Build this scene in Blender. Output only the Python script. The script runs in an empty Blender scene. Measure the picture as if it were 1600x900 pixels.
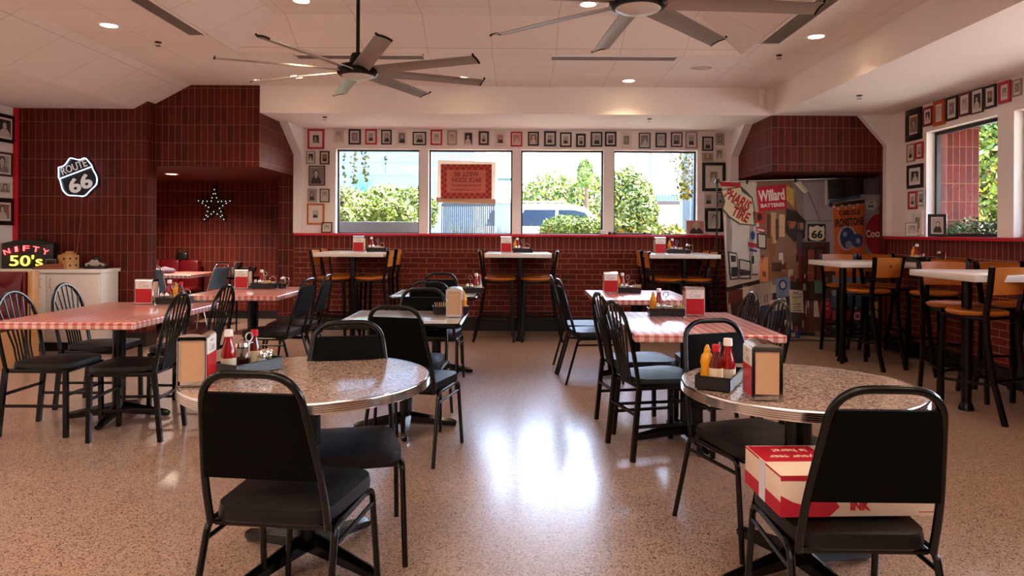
import bpy, bmesh, math, random
from mathutils import Vector, Matrix
random.seed(7)
PI = math.pi
SC = bpy.context.scene
COL = SC.collection
# ------------------------------------------------------------------ camera
EYE = 1.33; FOC = 1100.0; VPX, VPY = 812.0, 363.0; ROLL = math.radians(0.3)
cam = bpy.data.cameras.new('camera'); camo = bpy.data.objects.new('camera', cam); COL.objects.link(camo)
cam.sensor_width = 36.0; cam.lens = 36.0 * FOC / 1600.0
cam.shift_x = -(VPX - 800.0) / 1600.0; cam.shift_y = -(450.0 - VPY) / 1600.0
cam.clip_start = 0.05; cam.clip_end = 500
camo.matrix_world = Matrix.Translation((0, 0, EYE)) @ Matrix.Rotation(PI / 2, 4, 'X') @ Matrix.Rotation(ROLL, 4, 'Z')
SC.camera = camo
def at(px, py, Y):
    u = px - VPX; v = py - VPY; c = math.cos(ROLL); s = math.sin(ROLL)
    return Vector(((u * c + v * s) * Y / FOC, Y, EYE - (-u * s + v * c) * Y / FOC))
# ------------------------------------------------------------------ world, sun, exposure
SC.view_settings.view_transform = 'Standard'; SC.view_settings.look = 'None'
SC.view_settings.gamma = 1.0; SC.view_settings.use_curve_mapping = False
SC.view_settings.exposure = 0.92
W = bpy.data.worlds.new('world'); SC.world = W; W.use_nodes = True
wn = W.node_tree; wn.nodes.clear()
sky = wn.nodes.new('ShaderNodeTexSky'); sky.sky_type = 'NISHITA'; sky.sun_disc = False
sky.sun_elevation = math.radians(58); sky.sun_rotation = math.radians(60); sky.dust_density = 3.0; sky.ozone_density = 1.0
bg = wn.nodes.new('ShaderNodeBackground'); bg.inputs['Strength'].default_value = 1.9
wo = wn.nodes.new('ShaderNodeOutputWorld')
wn.links.new(sky.outputs[0], bg.inputs[0]); wn.links.new(bg.outputs[0], wo.inputs[0])
sl = bpy.data.lights.new('sun', 'SUN'); sl.energy = 13.0; sl.angle = math.radians(0.6); sl.color = (1, .93, .82)
so = bpy.data.objects.new('sun', sl); COL.objects.link(so)
so.rotation_euler = Vector((-.36, -.22, -1.0)).to_track_quat('-Z', 'Y').to_euler()
def area(name, loc, direction, sx, sy, watts, color=(1, 1, 1), portal=False):
    l = bpy.data.lights.new(name, 'AREA'); l.shape = 'RECTANGLE'; l.size = sx; l.size_y = sy; l.energy = watts; l.color = color
    if portal: l.cycles.is_portal = True
    o = bpy.data.objects.new(name, l); COL.objects.link(o); o.location = loc
    o.rotation_euler = Vector(direction).to_track_quat('-Z', 'Z').to_euler(); return o
area('portal_back', (-.05, 9.60, 1.88), (0, -1, 0), 5.1, 1.3, 1, portal=True)
area('portal_side', (4.42, 4.4, 1.88), (-1, 0, 0), 6.4, 1.3, 1, portal=True)
# added fill lights under the ceiling, unseen and without fixtures
area('rear_room_fill', (-.6, -.6, 2.98), (0, 0, -1), 5.0, 4.0, 70, (1, .84, .74))
area('left_room_fill', (-4.9, 3.0, 2.69), (0, 0, -1), 1.0, 5.0, 34, (1, .84, .76))

# ------------------------------------------------------------------ materials
def hexc(h):
    h = h.lstrip('#'); r = [int(h[i:i + 2], 16) / 255 for i in (0, 2, 4)]
    return tuple((c / 12.92 if c <= .04045 else ((c + .055) / 1.055) ** 2.4) for c in r) + (1,)
_M = {}
def mat(name, col, rough=.5, metal=0.0, spec=.5, noise=0, nscale=20, bump=0, bscale=60, coat=0, emit=None, estr=0):
    if name in _M: return _M[name]
    m = bpy.data.materials.new(name); m.use_nodes = True; nt = m.node_tree; b = nt.nodes['Principled BSDF']
    c = hexc(col) if isinstance(col, str) else col
    b.inputs['Base Color'].default_value = c; b.inputs['Roughness'].default_value = rough
    b.inputs['Metallic'].default_value = metal; b.inputs['Specular IOR Level'].default_value = spec
    if coat: b.inputs['Coat Weight'].default_value = coat; b.inputs['Coat Roughness'].default_value = .08
    if emit: b.inputs['Emission Color'].default_value = hexc(emit); b.inputs['Emission Strength'].default_value = estr
    if noise or bump:
        tc = nt.nodes.new('ShaderNodeTexCoord'); n = nt.nodes.new('ShaderNodeTexNoise'); n.inputs['Scale'].default_value = nscale
        n.inputs['Detail'].default_value = 4; nt.links.new(tc.outputs['Object'], n.inputs['Vector'])
        if noise:
            hs = nt.nodes.new('ShaderNodeMix'); hs.data_type = 'RGBA'
            hs.inputs[6].default_value = tuple(x * (1 - noise) for x in c[:3]) + (1,); hs.inputs[7].default_value = tuple(min(1, x * (1 + noise)) for x in c[:3]) + (1,)
            nt.links.new(n.outputs[0], hs.inputs[0]); nt.links.new(hs.outputs[2], b.inputs['Base Color'])
        if bump:
            n2 = nt.nodes.new('ShaderNodeTexNoise'); n2.inputs['Scale'].default_value = bscale; nt.links.new(tc.outputs['Object'], n2.inputs['Vector'])
            bp = nt.nodes.new('ShaderNodeBump'); bp.inputs['Strength'].default_value = bump; bp.inputs['Distance'].default_value = .01
            nt.links.new(n2.outputs[0], bp.inputs['Height']); nt.links.new(bp.outputs[0], b.inputs['Normal'])
    _M[name] = m; return m
def math_node(nt, op, a, b=None, c=None):
    n = nt.nodes.new('ShaderNodeMath'); n.operation = op
    for i, v in enumerate((a, b, c)):
        if v is None: continue
        if hasattr(v, 'default_value') or hasattr(v, 'links'): nt.links.new(v, n.inputs[i])
        else: n.inputs[i].default_value = v
    return n.outputs[0]
def wall_uv(nt, dx=0.0, dz=0.0):
    """in-plane metric coordinates of a wall face from its place and its normal"""
    g = nt.nodes.new('ShaderNodeNewGeometry'); sp = nt.nodes.new('ShaderNodeSeparateXYZ'); sn = nt.nodes.new('ShaderNodeSeparateXYZ')
    nt.links.new(g.outputs['Position'], sp.inputs[0]); nt.links.new(g.outputs['True Normal'], sn.inputs[0])
    ax = math_node(nt, 'GREATER_THAN', math_node(nt, 'ABSOLUTE', sn.outputs[0]), .7)
    az = math_node(nt, 'GREATER_THAN', math_node(nt, 'ABSOLUTE', sn.outputs[2]), .7)
    iax = math_node(nt, 'SUBTRACT', 1.0, ax); iaz = math_node(nt, 'SUBTRACT', 1.0, az)
    u = math_node(nt, 'ADD', math_node(nt, 'MULTIPLY', sp.outputs[0], iax), math_node(nt, 'MULTIPLY', sp.outputs[1], ax))
    v = math_node(nt, 'ADD', math_node(nt, 'MULTIPLY', sp.outputs[2], iaz), math_node(nt, 'MULTIPLY', sp.outputs[1], az))
    cb = nt.nodes.new('ShaderNodeCombineXYZ')
    nt.links.new(math_node(nt, 'ADD', u, dx), cb.inputs[0]); nt.links.new(math_node(nt, 'ADD', v, dz), cb.inputs[1])
    return cb.outputs[0]
def brick_mat(name, w, h, offset, c1, c2, cm, mortar=.006, dx=20.0, dz=10.0, rough=.45):
    m = bpy.data.materials.new(name); m.use_nodes = True; nt = m.node_tree; b = nt.nodes['Principled BSDF']
    uv = wall_uv(nt, dx, dz); t = nt.nodes.new('ShaderNodeTexBrick'); t.offset = offset; t.squash = 1
    nt.links.new(uv, t.inputs['Vector']); t.inputs['Scale'].default_value = 1.0
    t.inputs['Color1'].default_value = hexc(c1); t.inputs['Color2'].default_value = hexc(c2); t.inputs['Mortar'].default_value = hexc(cm)
    t.inputs['Mortar Size'].default_value = mortar; t.inputs['Mortar Smooth'].default_value = .2; t.inputs['Bias'].default_value = -.2
    t.inputs['Brick Width'].default_value = w; t.inputs['Row Height'].default_value = h
    n = nt.nodes.new('ShaderNodeTexNoise'); n.inputs['Scale'].default_value = 30; n.inputs['Detail'].default_value = 6
    g = nt.nodes.new('ShaderNodeNewGeometry'); nt.links.new(g.outputs['Position'], n.inputs['Vector'])
    mx = nt.nodes.new('ShaderNodeMix'); mx.data_type = 'RGBA'; mx.blend_type = 'MULTIPLY'; mx.inputs[0].default_value = .45
    nt.links.new(t.outputs['Color'], mx.inputs[6]); nt.links.new(n.outputs[0], mx.inputs[7]); nt.links.new(mx.outputs[2], b.inputs['Base Color'])
    bp = nt.nodes.new('ShaderNodeBump'); bp.inputs['Strength'].default_value = .6; bp.inputs['Distance'].default_value = .004; bp.invert = True
    nt.links.new(t.outputs['Fac'], bp.inputs['Height']); nt.links.new(bp.outputs[0], b.inputs['Normal'])
    b.inputs['Roughness'].default_value = .6; b.inputs['Specular IOR Level'].default_value = .22; _M[name] = m; return m
M_TILE = brick_mat('stacked_brick', .0757, .213, 0, '#6a1c12', '#4c120b', '#8a5c40', .0042)
M_RUN = brick_mat('running_brick', .213, .0713, .5, '#7c2a1d', '#601d13', '#a87a66', .0045)
M_SILLBRICK = brick_mat('soldier_brick', .0757, .4, 0, '#7c2a1d', '#601d13', '#a87a66', .0045, dz=10.9)
M_WHITE = mat('white_plaster', '#f3e8e3', .7, noise=.03, nscale=3)
M_WHITETRIM = mat('white_trim', '#f2ebe8', .45)
M_BASE = mat('black_baseboard', '#100d0d', .4)
M_RED = mat('red_paint', '#c3142c', .35)
def ceiling_mat():
    m = bpy.data.materials.new('ceiling_tile'); m.use_nodes = True; nt = m.node_tree; b = nt.nodes['Principled BSDF']
    g = nt.nodes.new('ShaderNodeNewGeometry'); t = nt.nodes.new('ShaderNodeTexBrick'); t.offset = 0
    mp = nt.nodes.new('ShaderNodeMapping'); mp.inputs['Location'].default_value = (30.77, 20.2, 0); nt.links.new(g.outputs['Position'], mp.inputs[0])
    sp = nt.nodes.new('ShaderNodeSeparateXYZ'); nt.links.new(mp.outputs[0], sp.inputs[0]); cb = nt.nodes.new('ShaderNodeCombineXYZ')
    nt.links.new(sp.outputs[0], cb.inputs[0]); nt.links.new(sp.outputs[1], cb.inputs[1]); nt.links.new(cb.outputs[0], t.inputs['Vector'])
    t.inputs['Scale'].default_value = 1; t.inputs['Brick Width'].default_value = .61; t.inputs['Row Height'].default_value = .61
    t.inputs['Mortar Size'].default_value = .0035; t.inputs['Color1'].default_value = hexc('#f7ebe5'); t.inputs['Color2'].default_value = hexc('#f4e7e0'); t.inputs['Mortar'].default_value = hexc('#d8c6bd')
    n = nt.nodes.new('ShaderNodeTexNoise'); n.inputs['Scale'].default_value = 160; n.inputs['Detail'].default_value = 2; nt.links.new(g.outputs['Position'], n.inputs['Vector'])
    cr = nt.nodes.new('ShaderNodeMapRange'); cr.inputs[1].default_value = .3; cr.inputs[2].default_value = .7; cr.inputs[3].default_value = .86; cr.inputs[4].default_value = 1.04
    nt.links.new(n.outputs[0], cr.inputs[0])
    mx = nt.nodes.new('ShaderNodeVectorMath'); mx.operation = 'SCALE'; nt.links.new(t.outputs['Color'], mx.inputs[0]); nt.links.new(cr.outputs[0], mx.inputs[3])
    nt.links.new(mx.outputs[0], b.inputs['Base Color']); b.inputs['Roughness'].default_value = .85
    _M['ceiling_tile'] = m; return m
M_CEIL = ceiling_mat()
def floor_mat():
    m = bpy.data.materials.new('terrazzo_floor'); m.use_nodes = True; nt = m.node_tree; b = nt.nodes['Principled BSDF']
    g = nt.nodes.new('ShaderNodeNewGeometry')
    v = nt.nodes.new('ShaderNodeTexVoronoi'); v.inputs['Scale'].default_value = 185; nt.links.new(g.outputs['Position'], v.inputs['Vector'])
    sx = nt.nodes.new('ShaderNodeSeparateColor'); nt.links.new(v.outputs['Color'], sx.inputs[0])
    r = nt.nodes.new('ShaderNodeValToRGB'); r.color_ramp.interpolation = 'CONSTANT'; e = r.color_ramp.elements
    e[0].position = 0; e[0].color = hexc('#38251c')
    e[1].position = .085; e[1].color = hexc('#7d5b49')
    for p, c in ((.22, '#b3937f'), (.7, '#bc9f8c'), (.93, '#cdb5a4')):
        q = e.new(p); q.color = hexc(c)
    nt.links.new(sx.outputs[0], r.inputs[0])
    n = nt.nodes.new('ShaderNodeTexNoise'); n.inputs['Scale'].default_value = 1.2; n.inputs['Detail'].default_value = 5; nt.links.new(g.outputs['Position'], n.inputs['Vector'])
    mr = nt.nodes.new('ShaderNodeMapRange'); mr.inputs[3].default_value = .86; mr.inputs[4].default_value = 1.0; nt.links.new(n.outputs[0], mr.inputs[0])
    mx = nt.nodes.new('ShaderNodeVectorMath'); mx.operation = 'SCALE'; nt.links.new(r.outputs[0], mx.inputs[0]); nt.links.new(mr.outputs[0], mx.inputs[3])
    nt.links.new(mx.outputs[0], b.inputs['Base Color'])
    n2 = nt.nodes.new('ShaderNodeTexNoise'); n2.inputs['Scale'].default_value = 9; n2.inputs['Detail'].default_value = 6; nt.links.new(g.outputs['Position'], n2.inputs['Vector'])
    bp = nt.nodes.new('ShaderNodeBump'); bp.inputs['Strength'].default_value = .16; bp.inputs['Distance'].default_value = .01
    nt.links.new(n2.outputs[0], bp.inputs['Height']); nt.links.new(bp.outputs[0], b.inputs['Normal'])
    b.inputs['Roughness'].default_value = .3; b.inputs['Specular IOR Level'].default_value = .75
    b.inputs['Coat Weight'].default_value = .55; b.inputs['Coat Roughness'].default_value = .17
    _M['terrazzo_floor'] = m; return m
M_FLOOR = floor_mat()
def glass_mat(name='window_glass', tint=(1, 1, 1, 1), k=.06):
    m = bpy.data.materials.new(name); m.use_nodes = True; nt = m.node_tree; nt.nodes.clear()
    o = nt.nodes.new('ShaderNodeOutputMaterial'); t = nt.nodes.new('ShaderNodeBsdfTransparent'); t.inputs[0].default_value = tint
    gl = nt.nodes.new('ShaderNodeBsdfGlossy'); gl.inputs['Roughness'].default_value = .02
    lw = nt.nodes.new('ShaderNodeLayerWeight'); lw.inputs[0].default_value = .5
    fac = math_node(nt, 'MULTIPLY_ADD', math_node(nt, 'POWER', lw.outputs['Facing'], 4.0), .6, .035)
    mx = nt.nodes.new('ShaderNodeMixShader'); nt.links.new(fac, mx.inputs[0]); nt.links.new(t.outputs[0], mx.inputs[1]); nt.links.new(gl.outputs[0], mx.inputs[2])
    nt.links.new(mx.outputs[0], o.inputs[0]); _M[name] = m; return m
M_GLASS = glass_mat()
M_JAR = glass_mat('clear_jar_glass', (.86, .88, .88, 1))
def gingham_mat():
    m = bpy.data.materials.new('red_gingham_vinyl'); m.use_nodes = True; nt = m.node_tree; b = nt.nodes['Principled BSDF']
    tc = nt.nodes.new('ShaderNodeTexCoord'); sp = nt.nodes.new('ShaderNodeSeparateXYZ'); nt.links.new(tc.outputs['Object'], sp.inputs[0])
    g = nt.nodes.new('ShaderNodeNewGeometry'); sn = nt.nodes.new('ShaderNodeSeparateXYZ'); nt.links.new(tc.outputs['Normal'], sn.inputs[0])
    P = .056
    def stripe(s, off=0):
        return math_node(nt, 'GREATER_THAN', math_node(nt, 'FRACT', math_node(nt, 'ADD', math_node(nt, 'DIVIDE', s, P), 50.25 + off)), .5)
    sx, sy, sz = stripe(sp.outputs[0]), stripe(sp.outputs[1]), stripe(sp.outputs[2], .05)
    top = math_node(nt, 'GREATER_THAN', math_node(nt, 'ABSOLUTE', sn.outputs[2]), .5)
    anx = math_node(nt, 'GREATER_THAN', math_node(nt, 'ABSOLUTE', sn.outputs[0]), .5)
    # on the rim the stripe runs along the edge and the second stripe runs down it
    u = math_node(nt, 'ADD', math_node(nt, 'MULTIPLY', sx, math_node(nt, 'SUBTRACT', 1, anx)), math_node(nt, 'MULTIPLY', sy, anx))
    v = math_node(nt, 'ADD', math_node(nt, 'MULTIPLY', sy, top), math_node(nt, 'MULTIPLY', sz, math_node(nt, 'SUBTRACT', 1, top)))
    f = math_node(nt, 'MULTIPLY', math_node(nt, 'ADD', u, v), .5)
    r = nt.nodes.new('ShaderNodeValToRGB'); r.color_ramp.interpolation = 'CONSTANT'; e = r.color_ramp.elements
    e[0].position = 0; e[0].color = hexc('#e6c3b8'); e[1].position = .3; e[1].color = hexc('#d08478'); q = e.new(.8); q.color = hexc('#b8383e')
    nt.links.new(f, r.inputs[0]); nt.links.new(r.outputs[0], b.inputs['Base Color']); b.inputs['Roughness'].default_value = .3
    b.inputs['Coat Weight'].default_value = .8; b.inputs['Coat Roughness'].default_value = .22
    _M['gingham'] = m; return m
M_GING = gingham_mat()
def granite_mat():
    m = bpy.data.materials.new('speckled_laminate'); m.use_nodes = True; nt = m.node_tree; b = nt.nodes['Principled BSDF']
    g = nt.nodes.new('ShaderNodeTexCoord')
    v = nt.nodes.new('ShaderNodeTexVoronoi'); v.inputs['Scale'].default_value = 150; nt.links.new(g.outputs['Object'], v.inputs['Vector'])
    n = nt.nodes.new('ShaderNodeTexNoise'); n.inputs['Scale'].default_value = 60; n.inputs['Detail'].default_value = 3; nt.links.new(g.outputs['Object'], n.inputs['Vector'])
    sx = nt.nodes.new('ShaderNodeSeparateColor'); nt.links.new(v.outputs['Color'], sx.inputs[0])
    f = math_node(nt, 'MULTIPLY', math_node(nt, 'ADD', sx.outputs[0], n.outputs[0]), .6)
    r = nt.nodes.new('ShaderNodeValToRGB'); e = r.color_ramp.elements
    e[0].position = .15; e[0].color = hexc('#3a2a22'); e[1].position = .42; e[1].color = hexc('#8c6f62'); q = e.new(.75); q.color = hexc('#c4ab98')
    nt.links.new(f, r.inputs[0]); nt.links.new(r.outputs[0], b.inputs['Base Color']); b.inputs['Roughness'].default_value = .2
    b.inputs['Coat Weight'].default_value = .6; b.inputs['Coat Roughness'].default_value = .12
    _M['granite'] = m; return m
M_GRAN = granite_mat()
M_BLACK = mat('black_painted_metal', '#040303', .22, spec=.32)
M_VINYL = mat('black_vinyl', '#060505', .36, spec=.35, bump=.25, bscale=300)
M_BACKVINYL = mat('black_vinyl_back', '#050403', .7, spec=.08, bump=.3, bscale=300)
M_CHROME = mat('chrome', '#d8d4d0', .14, metal=1)
M_STEEL = mat('brushed_steel', '#b8b2aa', .3, metal=1)
M_WOOD = mat('honey_wood', '#b5651f', .35, noise=.15, nscale=12)
M_BLADE = mat('brushed_blade', '#a89f98', .38, metal=.5)
M_MARBLE = mat('white_laminate', '#ded4ca', .22, noise=.05, nscale=8)
M_TABLEBLK = mat('grey_laminate', '#8f8e8c', .2, noise=.05)
M_CREAM = mat('cream_paper', '#dccab5', .7)
M_NAPKIN = mat('kraft_napkins', '#c79d78', .8, noise=.08, nscale=90)
M_LRED = mat('label_red', '#b3101f', .35)
M_LWHITE = mat('label_white', '#e6e0da', .4)
M_KETCH = mat('ketchup_red', '#8e0a0a', .15)
M_MUST = mat('mustard_yellow', '#e0940c', .3)
M_SAUCE = mat('hot_sauce_brown', '#5a1408', .12)
M_CAPW = mat('white_cap', '#eee8e2', .35)
M_CAPR = mat('red_cap', '#c0182a', .35)
M_PLASTIC = mat('black_plastic', '#0e0d0d', .35)
M_SALT = mat('salt_white', '#d8d2c8', .8)
M_PEPPER = mat('pepper_grey', '#4a3f36', .9)

# ------------------------------------------------------------------ mesh builder
class MB:
    def __init__(s): s.bm = bmesh.new(); s.mi = 0
    def _set(s, faces):
        for f in faces: f.material_index = s.mi
    def box(s, c, d, rot=None, bevel=0, seg=2, taper=1.0):
        r = bmesh.ops.create_cube(s.bm, size=1.0); vs = r['verts']
        for v in vs:
            k = taper if v.co.z > 0 else 1.0
            v.co = Vector((v.co.x * d[0] * k, v.co.y * d[1] * k, v.co.z * d[2]))
        fs = set(f for v in vs for f in v.link_faces)
        if bevel:
            es = list(set(e for v in vs for e in v.link_edges))
            rb = bmesh.ops.bevel(s.bm, geom=es, offset=bevel, segments=seg, profile=.5, affect='EDGES')
            fs = set(f for f in fs if f.is_valid) | set(rb['faces']); vs = list(set(v for f in fs for v in f.verts))
        M = Matrix.Translation(c) @ (rot if rot is not None else Matrix.Identity(4))
        for v in vs: v.co = M @ v.co
        s._set(fs); return s
    def bb(s, x0, x1, y0, y1, z0, z1, bevel=0):
        return s.box(((x0 + x1) / 2, (y0 + y1) / 2, (z0 + z1) / 2), (abs(x1 - x0), abs(y1 - y0), abs(z1 - z0)), bevel=bevel)
    def face(s, pts):
        f = s.bm.faces.new([s.bm.verts.new(p) for p in pts]); f.material_index = s.mi; return f
    def prism(s, pts, vec):
        """closed solid: polygon pts swept along vec"""
        vec = Vector(vec); a = [s.bm.verts.new(p) for p in pts]; b = [s.bm.verts.new(Vector(p) + vec) for p in pts]; n = len(a)
        fs = [s.bm.faces.new(a[::-1]), s.bm.faces.new(b)]
        for i in range(n): fs.append(s.bm.faces.new([a[i], a[(i + 1) % n], b[(i + 1) % n], b[i]]))
        s._set(fs); return s
    def tube(s, pts, r, n=10, closed=False, flat=None):
        pts = [Vector(p) for p in pts]; N = len(pts); rings = []
        rr = r if isinstance(r, (list, tuple)) else [r] * N
        up = None
        for i, p in enumerate(pts):
            if closed: t = pts[(i + 1) % N] - pts[i - 1]
            else: t = pts[min(i + 1, N - 1)] - pts[max(i - 1, 0)]
            t.normalize()
            if up is None:
                up = Vector((0, 0, 1)) if abs(t.z) < .9 else Vector((1, 0, 0))
                if flat is not None: up = Vector(flat)
            side = t.cross(up)
            if side.length < 1e-5: side = t.cross(Vector((0, 1, 0)))
            side.normalize(); u2 = side.cross(t).normalized(); up = u2
            rings.append([s.bm.verts.new(p + (side * math.cos(2 * PI * k / n + PI / n) + u2 * math.sin(2 * PI * k / n + PI / n)) * rr[i]) for k in range(n)])
        fs = []
        for i in range(N if closed else N - 1):
            a, b = rings[i], rings[(i + 1) % N]
            for k in range(n): fs.append(s.bm.faces.new([a[k], a[(k + 1) % n], b[(k + 1) % n], b[k]]))
        if not closed: fs.append(s.bm.faces.new(rings[0][::-1])); fs.append(s.bm.faces.new(rings[-1]))
        s._set(fs); return s
    def sq(s, p0, p1, w): # square bar
        return s.tube([p0, p1], w * .7071, n=4)
    def lathe(s, prof, c=(0, 0, 0), n=24, axis='z'):
        rings = []; c = Vector(c); fs = []
        for r, z in prof:
            if r < 1e-6: rings.append([s.bm.verts.new(c + Vector((0, 0, z)))])
            else: rings.append([s.bm.verts.new(c + Vector((r * math.cos(2 * PI * k / n), r * math.sin(2 * PI * k / n), z))) for k in range(n)])
        for a, b in zip(rings, rings[1:]):
            if len(a) == 1 and len(b) == 1: continue
            for k in range(n):
                k2 = (k + 1) % n
                if len(a) == 1: fs.append(s.bm.faces.new([a[0], b[k2], b[k]]))
                elif len(b) == 1: fs.append(s.bm.faces.new([a[k], a[k2], b[0]]))
                else: fs.append(s.bm.faces.new([a[k], a[k2], b[k2], b[k]]))
        s._set(fs); return s
    def sphere(s, c, r, n=12):
        sc = r if isinstance(r, (list, tuple)) else (r, r, r)
        q = bmesh.ops.create_uvsphere(s.bm, u_segments=n, v_segments=max(6, n // 2 + 2), radius=1)
        for v in q['verts']: v.co = Vector((v.co.x * sc[0], v.co.y * sc[1], v.co.z * sc[2])) + Vector(c)
        s._set(set(f for v in q['verts'] for f in v.link_faces)); return s
    def map(s, fn):
        for v in s.bm.verts: v.co = Vector(fn(v.co))
        return s
    def build(s, name, mats, parent=None, smooth=35, label=None):
        me = bpy.data.meshes.new(name); bmesh.ops.recalc_face_normals(s.bm, faces=s.bm.faces[:]) if smooth != 'open' else None
        s.bm.to_mesh(me); s.bm.free()
        if not isinstance(mats, (list, tuple)): mats = [mats]
        for m in mats: me.materials.append(m)
        if smooth and smooth != 'open':
            for p in me.polygons: p.use_smooth = True
            me.set_sharp_from_angle(angle=math.radians(smooth))
        o = bpy.data.objects.new(name, me); COL.objects.link(o)
        if parent is not None: o.parent = parent
        if label: o['label'] = label
        return o
def arc(cx, cz, r, a0, a1, n, f=lambda x, z: (x, 0, z)):
    return [f(cx + r * math.cos(a0 + (a1 - a0) * i / n), cz + r * math.sin(a0 + (a1 - a0) * i / n)) for i in range(n + 1)]
def tag(o, label, cat, group=None):
    o['label'] = label; o['category'] = cat
    if group: o['group'] = group
    return o
def thing(name, loc=(0, 0, 0), rz=0.0, label=None, cat=None, group=None):
    o = bpy.data.objects.new(name, None); COL.objects.link(o); o.location = loc; o.rotation_euler = (0, 0, rz); o.empty_display_size = .1
    if label: tag(o, label, cat, group)
    return o
def structure(o): o['kind'] = 'structure'; return o
def stuff(o): o['kind'] = 'stuff'; return o
KIDS = {}
def dup(root, loc, rz=0.0, label=None, group=None):
    r = root.copy(); COL.objects.link(r); r.location = loc; r.rotation_euler = (0, 0, rz)
    if label: r['label'] = label
    if group: r['group'] = group
    for ch in list(root.children):
        c = ch.copy(); COL.objects.link(c); c.parent = r
        for g in list(ch.children):
            d = g.copy(); COL.objects.link(d); d.parent = c
    return r
class Kind:
    """first placement moves the prototype, later ones copy it"""
    def __init__(s, make): s.make = make; s.proto = None
    def __call__(s, loc, rz, label, group=None):
        if s.proto is None:
            s.proto = s.make(); s.proto.location = loc; s.proto.rotation_euler = (0, 0, rz); s.proto['label'] = label
            if group: s.proto['group'] = group
            return s.proto
        return dup(s.proto, loc, rz, label, group)
def text_mesh(body, w, h, ex=.002, bold=0.0, align='CENTER'):
    """bmesh-ready vertices and faces of a line of lettering, fitted to w x h, in the XZ plane facing -Y"""
    cu = bpy.data.curves.new('lettering', 'FONT'); cu.body = body; cu.extrude = 0; cu.offset = bold; cu.resolution_u = 3
    o = bpy.data.objects.new('lettering', cu); me = bpy.data.meshes.new_from_object(o)
    vs = [v.co.copy() for v in me.vertices]; fs = [list(p.vertices) for p in me.polygons]
    bpy.data.objects.remove(o); bpy.data.curves.remove(cu); bpy.data.meshes.remove(me)
    x0 = min(v.x for v in vs); x1 = max(v.x for v in vs); y0 = min(v.y for v in vs); y1 = max(v.y for v in vs)
    out = [Vector(((v.x - (x0 + x1) / 2) / (x1 - x0) * w, 0, (v.y - (y0 + y1) / 2) / (y1 - y0) * h)) for v in vs]
    return out, fs
def add_text(mb, body, w, h, place, depth=.002, bold=0.0):
    """place: function (x, z) -> world point of the lettering face; thickness added towards the reader by place(x,z,d)"""
    vs, fs = text_mesh(body, w, h, bold=bold)
    a = [mb.bm.verts.new(place(v.x, v.z, 0.0)) for v in vs]; b = [mb.bm.verts.new(place(v.x, v.z, depth)) for v in vs]
    ec = {}
    for f in fs:
        try:
            q = mb.bm.faces.new([b[i] for i in f]); q.material_index = mb.mi
        except ValueError: pass
        for i in range(len(f)):
            e = (f[i], f[(i + 1) % len(f)]); ec[e] = ec.get(e, 0) + 1
    for (i, j) in list(ec):
        if (j, i) not in ec:
            q = mb.bm.faces.new([a[i], a[j], b[j], b[i]]); q.material_index = mb.mi
def rotxy(ang): return Matrix.Rotation(ang, 4, 'Z')
# ================================================================== the room
HB = 8.22      # plane of the beam and the brick bulkheads
YW = 9.50      # window wall
XR = 4.30      # right wall
XL = -5.78     # left wall
m = MB(); m.bb(-7.1, 5.7, -4.1, 10.8, -.12, 0); structure(m.build('floor', M_FLOOR))
def ceiling():
    m = MB(); Z0, Z1 = 3.03, 3.265; X0, X1, Y1 = -2.70, 2.10, 6.70; x0, x1, y1 = -2.20, 1.60, 6.28
    def q(*p): m.face(p)
    q((-3.85, -4, Z0), (X0, -4, Z0), (X0, HB, Z0), (-3.85, HB, Z0)); q((X0, Y1, Z0), (X1, Y1, Z0), (X1, HB, Z0), (X0, HB, Z0))
    q((X1, -4, Z0), (2.96, -4, Z0), (2.96, HB, Z0), (X1, HB, Z0))
    q((X0, -4, Z0), (x0, -4, Z1), (x0, y1, Z1), (X0, Y1, Z0)); q((X1, -4, Z0), (x1, -4, Z1), (x1, y1, Z1), (X1, Y1, Z0)); q((X0, Y1, Z0), (x0, y1, Z1), (x1, y1, Z1), (X1, Y1, Z0))
    q((x0, -4, Z1), (x1, -4, Z1), (x1, y1, Z1), (x0, y1, Z1))
    q((-4.42, -4, 2.72), (-3.85, -4, Z0), (-3.85, HB, Z0), (-4.42, HB, 2.72)); q((XL - .1, -4, 2.72), (-4.42, -4, 2.72), (-4.42, HB, 2.72), (XL - .1, HB, 2.72))
    m.mi = 1
    q((-3.04, HB - .003, 2.71), (2.965, HB - .003, 2.71), (2.965, HB - .003, Z0), (-3.04, HB - .003, Z0)); q((-3.04, HB, 2.71), (2.96, HB, 2.71), (2.96, YW + .1, 2.71), (-3.04, YW + .1, 2.71))
    q((2.96, -4, 2.71), (2.96, HB, 2.71), (2.96, HB, Z0), (2.96, -4, Z0)); q((2.96, -4, 2.71), (XR + .1, -4, 2.71), (XR + .1, HB + .01, 2.71), (2.96, HB + .01, 2.71))
    o = m.build('ceiling', [M_CEIL, M_WHITE], smooth='open'); structure(o)
ceiling()
m = MB(); m.bb(-7.3, 5.9, -4.3, 10.55, 3.3, 3.5); structure(m.build('roof', M_WHITE))  # unseen slab over the ceiling, put in to block the sky
# left wall, its red corner strip, rear wall
m = MB(); m.bb(XL - .12, XL, -4.1, 8.05, 0, 2.80); structure(m.build('wall_left', M_WHITE))
m = MB(); m.bb(XL, XL + .05, 8.02, 8.06, 0, 2.72, bevel=.004); structure(m.build('trim_1', M_RED))
m = MB(); m.bb(-7.2, 5.8, -4.2, -4.0, 0, 3.3); structure(m.build('wall_rear', M_WHITE))
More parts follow.
